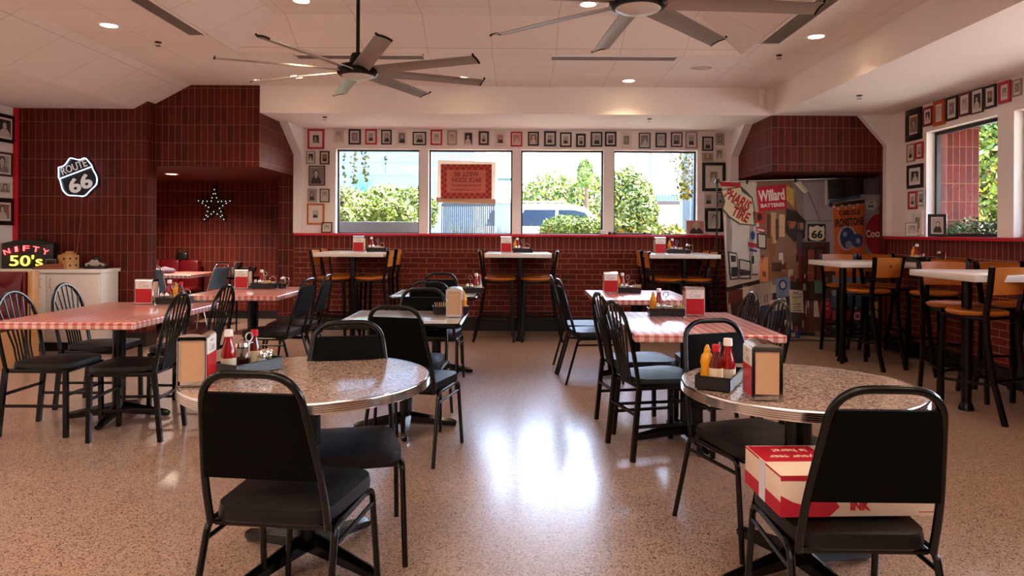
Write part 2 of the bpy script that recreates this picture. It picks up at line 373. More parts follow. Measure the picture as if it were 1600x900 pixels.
# brick wall beside the niche, bulkhead over the niche, niche shell
m = MB(); m.bb(-7.1, -4.26, 8.05, 8.26, 0, 3.3); structure(m.build('wall_left_brick', M_TILE))
m = MB(); m.bb(-7.1, -3.04, HB, 10.8, 2.08, 3.3); structure(m.build('wall_left_bulkhead', M_TILE))
m = MB(); m.bb(-7.1, -3.0, 10.7, 10.85, 0, 2.2); m.bb(-7.2, -7.0, 8.2, 10.8, 0, 2.2); structure(m.build('wall_left_niche', M_TILE))
m = MB(); m.bb(-3.26, -3.04, YW, 10.75, 0, 2.09); structure(m.build('wall_left_pier', M_TILE))
m = MB(); m.bb(-4.6, -4.255, 8.035, 8.265, 0, .16); m.bb(XL, -4.6, 8.035, 8.06, 0, .10); m.bb(-7.0, -3.26, 10.68, 10.71, 0, .12); m.bb(-3.275, -3.04, 9.485, 9.52, 0, .18)
structure(m.build('baseboard_left', M_BASE))
# right bulkhead, niche, jamb
m = MB(); m.bb(2.93, 5.36, HB, 10.8, 2.06, 3.3); structure(m.build('wall_right_bulkhead', M_TILE))
m = MB(); m.bb(2.9, 5.36, 10.7, 10.85, 0, 2.2); m.bb(5.2, 5.36, 8.3, 10.7, 0, 2.07); structure(m.build('wall_right_niche', M_TILE))
m = MB(); m.bb(2.93, 3.12, YW, 10.75, 0, 2.07); structure(m.build('wall_right_pier', M_TILE))
m = MB(); m.bb(4.265, 5.36, HB, HB + .12, 0, 2.07); structure(m.build('wall_right_jamb', M_TILE))
m = MB(); m.bb(XR - .03, XR, -4, HB, 0, .17); m.bb(4.255, XR, HB - .015, HB + .01, 0, .17); structure(m.build('baseboard_right', M_BASE))
# window wall
WX = [(-2.485, -1.36), (-1.235, -.104), (.017, 1.131), (1.27, 2.395)]; WZ = (1.305, 2.445)
m = MB(); m.bb(-3.04, 2.93, YW, YW + .2, 0, 1.06); m.mi = 1; m.bb(-3.04, 2.93, YW, YW + .2, 1.06, 1.27); m.mi = 2
m.bb(-3.04, 2.93, YW, YW + .2, WZ[1], 3.0); xs = [-3.04] + [v for w in WX for v in w] + [2.93]
for i in range(0, len(xs), 2): m.bb(xs[i], xs[i + 1], YW, YW + .2, 1.27, WZ[1])
structure(m.build('wall_back', [M_RUN, M_SILLBRICK, M_WHITE]))
m = MB(); m.bb(-3.04, 2.93, YW - .02, YW, 0, .18); structure(m.build('baseboard_back', M_BASE))
m = MB(); m.bb(-3.03, 2.92, YW - .07, YW + .14, 1.27, 1.306, bevel=.006); structure(m.build('trim_2', M_RED))
for k, (s, xa, xb) in enumerate(((-1, -3.04, -2.93), (1, 2.83, 2.93))):
    m = MB(); m.prism([(xa, YW, 1.307), (xa, YW, 2.709), (xa, 8.88, 2.709), (xa, YW - .06, 2.36), (xa, YW - .06, 1.307)], (xb - xa, 0, 0)); structure(m.build('trim_%d' % (3 + k), M_WHITETRIM))
M_SASH = mat('black_window_frame', '#14181c', .35)
for i, (x0, x1) in enumerate(WX):
    m = MB(); z0, z1 = WZ; t = .022; ya, yb = YW + .10, YW + .15
    m.bb(x0, x1, ya, yb, z1 - t, z1); m.bb(x0, x1, ya, yb, z0, z0 + .012); m.bb(x0, x0 + t, ya, yb, z0, z1); m.bb(x1 - t, x1, ya, yb, z0, z1)
    o = structure(m.build('window_%d' % (i + 1), M_SASH))
    p = MB(); p.bb(x0 + .01, x1 - .01, YW + .122, YW + .128, z0 + .005, z1 - .01); p.build('pane', M_GLASS, o)
# right wall with its windows
WY = [(6.34, 7.45), (5.02, 6.13), (3.70, 4.81), (2.38, 3.49), (1.06, 2.17)]; RZ = (1.305, 2.41)
m = MB(); m.bb(XR, XR + .14, -4, HB + .05, 0, 1.06); m.mi = 1; m.bb(XR, XR + .14, -4, HB + .05, 1.06, 1.27); m.mi = 2
m.bb(XR, XR + .14, -4, HB + .05, RZ[1], 3.0); ys = [-4] + [v for w in WY[::-1] for v in w] + [HB + .05]
for i in range(0, len(ys), 2): m.bb(XR, XR + .14, ys[i], ys[i + 1], 1.27, RZ[1])
structure(m.build('wall_right', [M_RUN, M_SILLBRICK, M_WHITE]))
m = MB(); m.bb(XR - .06, XR + .12, -3.9, HB - .005, 1.27, 1.306, bevel=.006); structure(m.build('trim_5', M_RED))
m = MB(); m.prism([(3.93, HB - .001, 2.709), (XR, HB - .001, 2.709), (XR, HB - .001, 1.307), (4.235, HB - .001, 1.307), (4.235, HB - .001, 2.36)], (0, -.08, 0)); structure(m.build('trim_6', M_WHITETRIM))
for i, (y0, y1) in enumerate(WY):
    m = MB(); z0, z1 = RZ; t = .035; xa, xb = XR + .09, XR + .13
    m.bb(xa, xb, y0, y1, z1 - t, z1); m.bb(xa, xb, y0, y1, z0, z0 + t); m.bb(xa, xb, y0, y0 + t, z0, z1); m.bb(xa, xb, y1 - t, y1, z0, z1)
    o = structure(m.build('window_%d' % (i + 5), M_SASH))
    p = MB(); p.bb(XR + .107, XR + .113, y0 + .02, y1 - .02, z0 + .02, z1 - .02); p.build('pane', M_GLASS, o)

# ================================================================== ceiling fixtures
M_GRILLE = mat('perforated_grille', '#8d7f78', .6)
def grille(x0, x1, y0, y1, label):
    t = thing('ceiling_grille', ((x0 + x1) / 2, (y0 + y1) / 2, 3.03), 0, label, 'air vent', 'linear ceiling grilles')
    dx, dy = (x1 - x0) / 2, (y1 - y0) / 2
    m = MB(); w = .012
    m.bb(-dx, dx, -dy, -dy + w, -.012, 0); m.bb(-dx, dx, dy - w, dy, -.012, 0); m.bb(-dx, -dx + w, -dy, dy, -.012, 0); m.bb(dx - w, dx, -dy, dy, -.012, 0)
    m.build('frame', M_WHITETRIM, t)
    m = MB(); n = 9; m.bb(-dx + w, dx - w, -dy + w, dy - w, -.003, -.001)
    for i in range(n):
        if dy > dx: x = -dx + w + (2 * dx - 2 * w) * (i + .5) / n; m.bb(x - .003, x + .003, -dy + w, dy - w, -.010, -.003)
        else: y = -dy + w + (2 * dy - 2 * w) * (i + .5) / n; m.bb(-dx + w, dx - w, y - .003, y + .003, -.010, -.003)
    m.build('slat_panel', M_GRILLE, t)
grille(-2.88, -2.72, 2.2, 6.10, 'long grey ceiling grille along the edge above the neon signs')
grille(2.12, 2.31, 2.2, 6.28, 'long grey ceiling grille nearest the row of side windows')
grille(-2.18, -.93, 6.75, 6.92, 'short pale ceiling grille behind the fan on the long rod')
grille(.29, 1.52, 6.75, 6.92, 'short pale ceiling grille beside the round ceiling speaker')
M_BULB = mat('warm_lamp_lens', '#ffffff', .5, emit='#ffd9a8', estr=16)
def make_downlight():
    t = thing('ceiling_downlight', cat='light', label='x', group='round recessed ceiling downlights')
    m = MB(); m.lathe([(.062, -.001), (.066, -.008), (.084, -.007), (.088, 0), (.062, -.001)], n=28); m.build('trim_ring', M_WHITETRIM, t)
    m = MB(); m.lathe([(0, -.003), (.062, -.003), (.062, -.001), (0, -.001)], n=24); m.build('lens', M_BULB, t)
    return t
dl = Kind(make_downlight)
for (x, y, z, lb) in ((-3.41, 5.83, 3.03, 'lit round downlight above the neon signs'), (-1.84, 5.9, 3.265, 'lit round downlight in the raised ceiling left of the fan rod'),
                      (.57, 5.95, 3.265, 'lit round downlight in the raised ceiling behind a blade of the nearest fan'), (2.54, 6.05, 3.03, 'lit round downlight near the side beam'),
                      (-2.46, 7.73, 3.03, 'lit round downlight near the beam, leftmost of three in a row'), (-.645, 7.75, 3.03, 'lit round downlight near the beam, middle of three in a row'),
                      (1.205, 7.85, 3.03, 'lit round downlight near the beam, rightmost of three in a row')):
    o = dl((x, y, z), 0, lb)
    l = bpy.data.lights.new('downlight_glow', 'SPOT'); l.energy = 22; l.spot_size = math.radians(125); l.spot_blend = .7; l.color = (1, .72, .45); l.shadow_soft_size = .05
    lo = bpy.data.objects.new('downlight_glow', l); COL.objects.link(lo); lo.location = (x, y, z - .03)
for (x, y) in ((-3.41, 2.8), (-3.41, .2), (2.54, 3.2), (2.54, .4), (-1.5, 3.0), (.9, 1.2), (-1.5, .5)):  # unseen spots, light only, no fixtures built
    z = 3.03 if abs(x) > 2.2 else 3.265
    l = bpy.data.lights.new('downlight_glow', 'SPOT'); l.energy = 30; l.spot_size = math.radians(125); l.spot_blend = .7; l.color = (1, .72, .45); l.shadow_soft_size = .05
    lo = bpy.data.objects.new('downlight_glow', l); COL.objects.link(lo); lo.location = (x, y, z - .03)
def make_sprinkler():
    t = thing('fire_sprinkler', cat='sprinkler', label='x', group='ceiling fire sprinklers')
    m = MB(); m.lathe([(0, 0), (.028, 0), (.030, -.006), (.010, -.010), (0, -.010)], n=16); m.build('escutcheon', M_BLACK, t)
    m = MB(); m.tube([(-.012, 0, -.010), (-.012, 0, -.035)], .003, 6); m.tube([(.012, 0, -.010), (.012, 0, -.035)], .003, 6); m.lathe([(0, -.035), (.024, -.035), (.024, -.039), (0, -.039)], n=14)
    m.build('deflector', M_STEEL, t); return t
sp = Kind(make_sprinkler)
for (x, y, z, lb) in ((-3.27, 6.35, 3.03, 'small dark sprinkler head near the sloped ceiling panels'), (2.46, 6.7, 3.03, 'small dark sprinkler head just below the downlight by the side beam'),
                      (3.37, 7.0, 2.71, 'small sprinkler head under the low side ceiling'), (-2.36, 8.5, 2.71, 'small sprinkler head over the first window'), (1.56, 8.5, 2.71, 'small sprinkler head over the last window'),
                      (-1.16, 5.6, 3.265, 'small sprinkler head in the raised ceiling beside the fan rod')):
    sp((x, y, z), 0, lb)
t = thing('ceiling_speaker', (1.84, 7.2, 3.03), 0, 'round white speaker cover flush in the ceiling', 'speaker')
m = MB(); m.lathe([(.125, 0), (.13, -.008), (.115, -.014), (.112, 0)], n=32); m.build('rim', M_WHITETRIM, t)
m = MB(); m.lathe([(0, -.011), (.06, -.010), (.113, -.004), (.113, 0)], n=32); m.build('mesh_cover', mat('speaker_mesh', '#d2c0b8', .8), t)
t = thing('wall_bracket', (2.80, HB, 2.93), 0, 'small white bracket fixed high on the ceiling beam', 'bracket')
m = MB(); m.bb(-.035, .035, -.04, -.001, -.02, .08, bevel=.006); m.build('back_plate', M_WHITETRIM, t)
m = MB(); m.lathe([(0, -.10), (.02, -.095), (.03, -.02), (.03, 0), (0, 0)], c=(0, -.05, -.02), n=14); m.build('pipe_end', M_WHITETRIM, t)
# ceiling fans
def make_fan():
    t = thing('ceiling_fan', cat='ceiling fan', label='x', group='large eight-blade ceiling fans')
    m = MB(); m.lathe([(0, .13), (.045, .13), (.06, .10), (.06, .055), (.10, .05), (.142, .035), (.148, .01), (.148, -.015), (.135, -.03), (.118, -.034), (0, -.034)], n=40); h = m.build('motor_housing', M_BLACK, t)
    m = MB(); m.lathe([(0, -.062), (.05, -.058), (.095, -.046), (.115, -.035), (0, -.030)], n=40); m.build('light_disc', mat('fan_lens', '#d9d2cc', .3, coat=.3), t)
    m = MB(); m.tube([(0, 0, .12), (0, 0, .765)], .014, 14); m.build('down_rod', M_BLACK, t)
    m = MB(); m.lathe([(0, .70), (.03, .70), (.07, .765), (0, .765)], n=24); m.build('canopy', M_BLACK, t)
    for k in range(8):
        a = math.radians(22 + 45 * k); R = Matrix.Rotation(a, 4, 'Z') @ Matrix.Rotation(math.radians(-14), 4, 'X')
        m = MB(); n = 6; w = .062; A, B = [], []
        for s_, arr in ((0, A), (1, B)):
            for j in range(n + 1):
                y = -w + 2 * w * j / n; z = .010 * (1 - (y / w) ** 2)
                arr.append([(x, y * (1 - .12 * (x - .12) / .85), z + d + .004 * math.sin(x * 3)) for (x, d) in ((.12, -.002 * s_), (.5, -.002 * s_), (.955, -.002 * s_))])
        bm = m.bm; va = [[bm.verts.new(R @ Vector(p)) for p in r] for r in A]; vb = [[bm.verts.new(R @ (Vector(p) - Vector((0, 0, .004)))) for p in r] for r in A]
        for j in range(n):
            for i in range(2):
                bm.faces.new([va[j][i], va[j][i + 1], va[j + 1][i + 1], va[j + 1][i]]); bm.faces.new([vb[j][i], vb[j + 1][i], vb[j + 1][i + 1], vb[j][i + 1]])
        for i in range(2):
            bm.faces.new([va[0][i], vb[0][i], vb[0][i + 1], va[0][i + 1]]); bm.faces.new([va[n][i], va[n][i + 1], vb[n][i + 1], vb[n][i]])
        for j in range(n): bm.faces.new([va[j][0], va[j + 1][0], vb[j + 1][0], vb[j][0]]); bm.faces.new([va[j][2], vb[j][2], vb[j + 1][2], va[j + 1][2]])
        b = m.build('blade', M_BLADE, t)
        m = MB(); pts = [R @ Vector((.962, -.056 + .112 * j / 6, .010 * (1 - ((-.056 + .112 * j / 6) / .062) ** 2) + (.012 if j == 0 else 0))) for j in range(7)]
        m.tube(pts, .0075, 8); m.build('tip_cap', M_BLACK, b)
    return t
fan = Kind(make_fan)
fan((-1.19, 5.15, 2.50), 0, 'eight-blade ceiling fan hanging whole in view on its long rod')
fan((.594, 3.57, 2.50), math.radians(-17), 'eight-blade ceiling fan cut off by the top of the photo')

# ================================================================== outdoors
M_GROUND = mat('pale_concrete_ground', '#948d82', .9, noise=.12, nscale=1)
m = MB(); m.bb(-2.9, 2.8, 9.72, 10.9, .02, .12); m.bb(-40, 40, 10.9, 60, .02, .12); m.bb(5.5, 40, -12, 10.9, -.1, .12); m.bb(XR + .16, 5.5, -12, 8.2, -.1, .12); structure(m.build('ground', M_GROUND))
m = MB(); m.bb(-4.4, 4.4, 9.7, 10.5, 2.64, 2.8); structure(m.build('roof_eave', mat('eave_paint', '#b9c4cf', .6)))
m = MB(); m.bb(4.44, 6.3, -4, 8.2, 2.66, 2.85); structure(m.build('side_shade_eave', mat('eave_paint_dark', '#4a4038', .7)))  # unseen eave, widened to shade the brick and hedge outside
# exterior brick pier seen through the side window
M_BLUEWALL = mat('pale_blue_siding', '#72879a', .8, noise=.03, nscale=2)
b = thing('neighbouring_building', (-4.4, 17.6, .12), 0, 'pale blue blockwork building behind the shrubs in the first window', 'building')
m = MB(); m.bb(-8, 3.25, 0, 6, 0, 7); m.build('wall', M_BLUEWALL, b)
m = MB()
for k in range(20): m.bb(-8, 3.25, -.006, 0, .3 + k * .33, .31 + k * .33)
m.build('mortar_lines', mat('blue_mortar', '#687d90', .8), b)
p = at(566, 284, 17.57); m = MB(); m.bb(p.x + 4.4 - .12, p.x + 4.4 + .12, -.14, 0, p.z - .12 - .2, p.z - .12 + .2, bevel=.05); m.build('wall_lamp', mat('teal_lamp', '#5b8a94', .5), b)
for (xa, xb, ya, yb) in ((545, 556, 286, 297), (556, 570, 293, 301)):
    p = at(xa, ya, 16.8); q = at(xb, yb, 16.8); m = MB(); m.bb(p.x + 4.4, q.x + 4.4, -.3, 0, q.z - .12, p.z - .12, bevel=.03); m.build('meter_box', mat('teal_box', '#4c7784', .6), b)
M_CONC = mat('grey_concrete', '#7f898d', .85, noise=.1, nscale=3)
for (xa, xb, lb) in ((655, 689, 'grey concrete wall left of the dark gate outside the second window'), (773, 806, 'grey concrete wall right of the dark gate outside the second window')):
    p = at(xa, 317, 14); q = at(xb, 363, 14); m = MB(); m.bb(p.x, q.x, 14, 14.35, .12, p.z, bevel=.01)
    m.mi = 1; m.bb(p.x - .02, q.x + .02, 13.98, 14.37, p.z, p.z + .05); o = m.build('garden_wall', [M_CONC, M_WHITETRIM]); tag(o, lb, 'wall')
p = at(689, 322, 14.1); q = at(773, 322, 14.1); g = thing('metal_gate', (p.x, 14.1, .12), 0, 'dark grey slatted metal gate between the two concrete walls', 'gate')
m = MB(); n = 26; wd = q.x - p.x
for k in range(n): m.bb(wd * k / n + .004, wd * (k + 1) / n - .006, -.015, .015, .05, p.z - .12)
m.build('slat_panel', mat('gate_dark', '#3a464e', .5), g)
m = MB(); m.bb(0, wd, -.03, .03, p.z - .12, p.z - .05); m.bb(0, wd, .02, .05, .25, .3); m.build('gate_rail', mat('gate_dark2', '#2c363c', .5), g)
g = thing('picket_fence', (0, 15.5, .12), 0, 'green metal picket fence behind the garden wall', 'fence')
p = at(777, 275, 15.5); m = MB()
for k in range(6): m.bb(p.x + k * .09, p.x + k * .09 + .022, -.012, .012, 0, p.z - .12)
m.build('picket_panel', mat('fence_green', '#2f5a52', .5), g)
m = MB(); m.bb(p.x, p.x + .5, -.02, .02, p.z - .22, p.z - .17); m.bb(p.x, p.x + .5, -.02, .02, 1.2, 1.25); m.build('rail', mat('fence_green', '#2f5a52', .5), g)
# shrubs
LEAF = [mat('leaf_green', '#5d7a2c', .6), mat('leaf_bright', '#8fa63c', .55), mat('leaf_pale', '#c3bf86', .6), mat('leaf_deep', '#2f4a20', .7), mat('leaf_yellow', '#c9a832', .55), mat('twig_brown', '#5b4330', .8)]
def crown(mb, c, r, n, size, mix, seed, low=-.7):
    rnd = random.Random(seed); bm = mb.bm
    for i in range(n):
        z = rnd.uniform(low, 1); a = rnd.uniform(0, 2 * PI); q = math.sqrt(max(0, 1 - z * z)); k = rnd.uniform(.72, 1.05) + .10 * math.sin(5 * a + seed) * q
        d = Vector((q * math.cos(a), q * math.sin(a), z)); p = Vector(c) + Vector((d.x * r[0], d.y * r[1], d.z * r[2])) * k
        u = Vector((rnd.gauss(0, 1), rnd.gauss(0, 1), rnd.gauss(0, 1))).normalized(); v = u.cross((d + Vector((rnd.gauss(0, .5), rnd.gauss(0, .5), rnd.gauss(0, .5)))).normalized())
        if v.length < .1: continue
        v.normalize(); s = size * rnd.uniform(.6, 1.3)
        f = bm.faces.new([bm.verts.new(p - u * s), bm.verts.new(p + v * s * .5), bm.verts.new(p + u * s), bm.verts.new(p - v * s * .5)])
        f.material_index = rnd.choices(range(5), mix)[0]
def shrub(px, py_top, py_mid, Y, wpx, name, label, cat, seed, mix=(5, 3, 2, 2, 0), n=5000, size=.032, group=None, depth=None):
    c = at(px, py_mid, Y); top = at(px, py_top, Y); rx = wpx / 2 * Y / FOC; rz = top.z - c.z
    t = thing(name, (c.x, Y, .12), 0, label, cat, group)
    m = MB(); zc = c.z - .12; crown(m, (0, 0, zc), (rx, depth or rx * .8, rz), n, size, mix, seed)
    m.build('foliage', LEAF, t, smooth='open')
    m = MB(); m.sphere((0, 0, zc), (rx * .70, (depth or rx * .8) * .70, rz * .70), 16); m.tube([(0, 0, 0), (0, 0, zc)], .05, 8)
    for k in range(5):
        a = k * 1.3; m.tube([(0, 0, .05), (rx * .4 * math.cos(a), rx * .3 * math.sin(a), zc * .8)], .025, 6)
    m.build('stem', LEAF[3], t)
    return t
G1 = 'rounded shrubs outside the first window'
shrub(540, 293, 325, 11.9, 66, 'garden_shrub', 'pale-tipped shrub at the left edge of the first window', 'shrub', 1, (4, 3, 4, 2, 0), group=G1)
shrub(605, 289, 325, 12.6, 92, 'garden_shrub', 'tall domed shrub in the middle back of the first window', 'shrub', 2, (4, 4, 3, 2, 0), 6500, group=G1)
shrub(650, 293, 330, 12.2, 66, 'garden_shrub', 'green shrub at the right edge of the first window', 'shrub', 3, (5, 3, 2, 3, 0), group=G1)
shrub(567, 313, 345, 11.2, 62, 'garden_shrub', 'low mounded shrub in front left of the first window', 'shrub', 4, (4, 4, 3, 1, 0), group=G1)
shrub(615, 311, 345, 11.1, 72, 'garden_shrub', 'bright green mounded shrub in front right of the first window', 'shrub', 5, (4, 6, 1, 2, 0), 6000, group=G1)
shrub(536, 325, 350, 10.9, 42, 'garden_shrub', 'small shrub low in the left corner of the first window', 'shrub', 6, (5, 3, 2, 2, 0), 3000, group=G1)
m = MB(); p = at(515, 346, 10.3); q = at(662, 365, 10.3); m.bb(p.x, q.x, 10.22, 10.36, .12, p.z, bevel=.01); tag(m.build('planter_wall', M_CONC), 'low grey planter wall below the shrubs of the first window', 'wall')
G2 = 'big shrubs outside the third and fourth windows'
shrub(868, 270, 320, 24.0, 110, 'garden_shrub', 'broad yellow-green shrub above the white car roof', 'shrub', 11, (4, 3, 5, 2, 1), 9000, .075, group=G2)
shrub(925, 274, 320, 23.0, 70, 'garden_shrub', 'green shrub behind the front end of the white car', 'shrub', 12, (4, 3, 4, 3, 1), 6000, .07, group=G2)
shrub(980, 262, 325, 13.0, 84, 'garden_shrub', 'large leafy shrub filling the left half of the fourth window', 'shrub', 13, (4, 3, 4, 3, 1), 9000, .038, group=G2)
shrub(1000, 292, 335, 12.6, 52, 'garden_shrub', 'side branch shrub in the middle of the fourth window', 'shrub', 14, (5, 2, 3, 3, 1), 4500, .035, group=G2)
shrub(885, 337, 366, 11.6, 86, 'garden_shrub', 'low dark green bush in front of the white car', 'shrub', 15, (7, 4, 0, 3, 0), 6000, .03, group=G2)
shrub(918, 340, 366, 11.2, 54, 'garden_shrub', 'low bright green bush beneath the white car bonnet', 'shrub', 16, (6, 7, 0, 2, 0), 4500, .026, group=G2)
shrub(975, 343, 368, 11.0, 44, 'garden_shrub', 'low yellow-green bush in the corner of the fourth window', 'shrub', 17, (4, 7, 0, 2, 2), 900, .045, group=G2)
shrub(1040, 352, 372, 11.3, 70, 'garden_shrub', 'scrubby dry bush below the gravel slope', 'shrub', 18, (3, 4, 4, 1, 3), 900, .05, group=G2)
def tree(px, ytop, ybot, Y, wpx, label, seed, mix, n=2500, size=.12, group=None):
    c0 = at(px, (ytop + ybot) / 2, Y); rz = (ybot - ytop) / 2 * Y / FOC; rx = wpx / 2 * Y / FOC
    t = thing('garden_tree', (c0.x, Y, .12), 0, label, 'tree', group); zc = c0.z - .12
    m = MB(); crown(m, (0, 0, zc), (rx, rx, rz), n, size, mix, seed, -1)
    for k in range(3): crown(m, (rx * .4 * math.cos(k * 2.1 + seed), 0, zc + rz * .3 * math.sin(k * 2.4)), (rx * .5, rx * .5, rz * .5), n // 4, size, mix, seed + k, -1)
    m.build('foliage', LEAF, t, smooth='open')
    m = MB(); m.tube([(0, 0, 0), (.05, 0, zc * .5), (0, 0, zc + rz * .6)], [.10, .08, .03], 10)
    for k in range(6):
        a = k * 1.05; m.tube([(0, 0, zc - rz * .5 + k * rz * .15), (rx * .7 * math.cos(a), rx * .7 * math.sin(a), zc + k * rz * .14)], [.04, .015], 6)
    m.build('trunk', LEAF[5], t); return t
tree(915, 250, 292, 22, 24, 'slim young green tree standing above the shrubs in the third window', 31, (6, 3, 1, 2, 0), 2500, .07)
GT = 'trees beyond the side windows'
tree(1548, 120, 345, 11.0, 120, 'leafy green tree beyond the brick pier in the side window', 33, (6, 5, 2, 2, 1), 16000, .055, GT)
tree(1640, 60, 350, 12.0, 190, 'second leafy tree further along the side windows', 34, (6, 5, 2, 2, 1), 9000, .08, GT)
def clump(px0, px1, pyt, Y, label, n, seed, mats):
    a = at(px0, pyt, Y); b_ = at(px1, pyt, Y); rnd = random.Random(seed); m = MB()
    for i in range(n):
        x = rnd.uniform(a.x, b_.x); y = Y + rnd.uniform(-.15, .15); h = (a.z - .12) * rnd.uniform(.82, 1.04); dx = rnd.gauss(0, .08); w = .008
        f = m.face([(x - w, y, .12), (x + w, y, .12), (x + dx * .5 + w * .7, y, .12 + h * .65), (x + dx * .5 - w * .7, y, .12 + h * .65)]); f.material_index = rnd.randrange(3)
        f = m.face([(x + dx * .5 - w * .7, y, .12 + h * .65), (x + dx * .5 + w * .7, y, .12 + h * .65), (x + dx, y, .12 + h)]); f.material_index = rnd.randrange(3)
    o = m.build('tall_grass', mats, smooth='open'); tag(o, label, 'grass'); stuff(o)
clump(700, 800, 350, 10.6, 'tall yellow-green grass growing in front of the dark gate', 260, 1, [LEAF[1], LEAF[0], LEAF[2]])
clump(814, 855, 349, 10.6, 'tall yellow grass low in the third window', 150, 2, [LEAF[1], LEAF[4], LEAF[2]])
# hedge outside the side windows
m = MB(); rnd = random.Random(5)
for k in range(6): crown(m, (4.85 + .15 * rnd.random(), 5.2 + k * .52, 1.18), (.32, .36, .33), 1500, .026, (1, 0, 0, 40, 0), 40 + k)
m.mi = 3; m.bb(4.68, 5.05, 4.9, 8.15, .12, 1.3)
tag(m.build('box_hedge', LEAF, smooth='open'), 'dark clipped hedge outside below the side window', 'hedge')
# hanging ivy
def ivy(px, y0, y1, Y, w, n, mix, label, seed):
    rnd = random.Random(seed); a = at(px, y0, Y); b_ = at(px, y1, Y); t = thing('hanging_ivy', (a.x, Y, a.z), 0, label, 'vine', 'ivy trailing from the eave')
    m = MB(); m.mi = 5; k = 8; H = a.z - b_.z
    m.tube([(w * .2 * math.sin(i * 1.7), 0, -H * i / k + (.35 if i == 0 else 0)) for i in range(k + 1)], .003, 4); m.build('stem', LEAF, t)
    m = MB()
    for i in range(n):
        f_ = rnd.random() ** .8; p = Vector((rnd.gauss(0, w) * (1 - .4 * f_), rnd.gauss(0, w * .6), -H * f_)); u = Vector((rnd.gauss(0, 1), rnd.gauss(0, 1), rnd.gauss(0, 1))).normalized(); v = u.cross(Vector((rnd.gauss(0, 1), 1, rnd.gauss(0, 1)))).normalized(); s = rnd.uniform(.018, .035)
        f = m.bm.faces.new([m.bm.verts.new(p - u * s), m.bm.verts.new(p + v * s * .7), m.bm.verts.new(p + u * s), m.bm.verts.new(p - v * s * .7)]); f.material_index = rnd.choices(range(5), mix)[0]
    m.build('leaves', LEAF, t, smooth='open')
ivy(554, 232, 287, 10.35, .035, 70, (3, 5, 1, 1, 0), 'thin ivy strand hanging left of centre in the first window', 1)
ivy(571, 232, 286, 10.35, .035, 80, (3, 5, 1, 1, 0), 'ivy strand hanging above the wall lamp in the first window', 2)
ivy(538, 232, 290, 10.35, .015, 22, (3, 5, 1, 1, 0), 'sparse ivy strand at the left edge of the first window', 3)
ivy(603, 232, 272, 10.35, .012, 8, (3, 2, 1, 3, 0), 'nearly bare ivy strand right of centre in the first window', 4)
ivy(1070, 232, 312, 10.35, .11, 420, (2, 6, 2, 1, 7), 'thick yellowing ivy hanging in the right of the fourth window', 5)
# things outside the fourth window
m = MB(); p = at(1066, 0, 11.5); m.bb(p.x, p.x + .12, 11.4, 11.6, .12, 3.3); m.bb(p.x + .17, p.x + .26, 11.4, 11.6, .12, 3.3); tag(m.build('porch_post', mat('blue_post', '#8fb4cf', .6)), 'pale blue double post at the right of the fourth window', 'post')
m = MB(); p = at(1005, 319, 19); q = at(1120, 323, 19); m.prism([(p.x - .6, 14.0, .12), (p.x - .6, 19, .12), (p.x - .6, 19, p.z)], (q.x - p.x + 1.2, 0, 0)); structure(m.build('hill', mat('gravel_bank', '#463a30', .95, noise=.5, nscale=4, bump=1, bscale=6)))
m = MB(); m.bb(p.x - .6, q.x, 19, 19.25, .12, p.z + .09); tag(m.build('retaining_wall', mat('dark_timber', '#5c4a40', .8)), 'dark retaining wall along the top of the gravel bank', 'wall')
p = at(1022, 304, 26); q = at(1080, 318, 26); m = MB(); m.bb(p.x, q.x, 26, 28, .12, p.z); tag(m.build('storage_container', mat('turquoise_paint', '#3fa9bd', .6)), 'turquoise container beyond the gravel bank', 'container')
p = at(1017, 225, 20); m = MB(); m.tube([(p.x, 20, .12), (p.x, 20, 4.5)], .035, 8); tag(m.build('lamp_post', mat('grey_post', '#5c6a72', .5)), 'thin grey pole rising in the fourth window', 'pole')
p = at(1010, 285, 24); m = MB()
for k in range(40): m.bb(p.x + k * .1, p.x + k * .1 + .02, 24, 24.03, .12, p.z)
m.bb(p.x, p.x + 4, 24, 24.03, p.z - .1, p.z - .06); tag(m.build('wire_fence', mat('fence_grey', '#9fb0b8', .5)), 'pale wire fence on the bank behind the grey pole', 'fence')
# white vehicle: front towards the right of the picture
v = thing('white_suv', (1.2, 19.6, .12), 0, 'white estate vehicle parked behind the bush in the third window', 'car')
zr = at(870, 321, 19.6).z - .12; k = zr / 1.80
prof = [(-2.42, .45), (-2.44, 1.05), (-2.30, 1.22), (-2.12, 1.74), (-1.95, 1.80), (.15, 1.80), (.55, 1.72), (1.12, 1.22), (1.35, 1.16), (2.2, 1.02), (2.38, .85), (2.42, .42), (1.9, .32), (-2.2, .32)]
m = MB(); m.prism([(x, -.93, z * k) for x, z in prof], (0, 1.86, 0)); m.build('body', mat('white_car_paint', '#e8edf0', .2, coat=1), v)
M_CARGL = mat('dark_car_glass', '#1b3346', .08, spec=.8)
for pts in ([(-2.1, 1.26), (-1.95, 1.64), (-1.20, 1.66), (-1.42, 1.26)], [(-1.30, 1.26), (-1.07, 1.66), (-.25, 1.66), (-.28, 1.26)], [(-.20, 1.26), (-.17, 1.66), (.22, 1.66), (.52, 1.60), (.86, 1.26)]):
    m = MB(); m.prism([(x, -.945, z * k) for x, z in pts], (0, .02, 0)); m.build('side_window', M_CARGL, v)
m = MB(); m.tube([(-1.9, -.7, 1.80 * k), (-1.85, -.7, 1.86 * k), (.0, -.7, 1.86 * k), (.1, -.7, 1.80 * k)], .02, 8); m.build('roof_rail', M_STEEL, v)
for x in (-1.45, 1.5):
    m = MB(); m.tube([(x, -.95, .36), (x, -.73, .36)], .36, 24); m.build('wheel', M_PLASTIC, v)
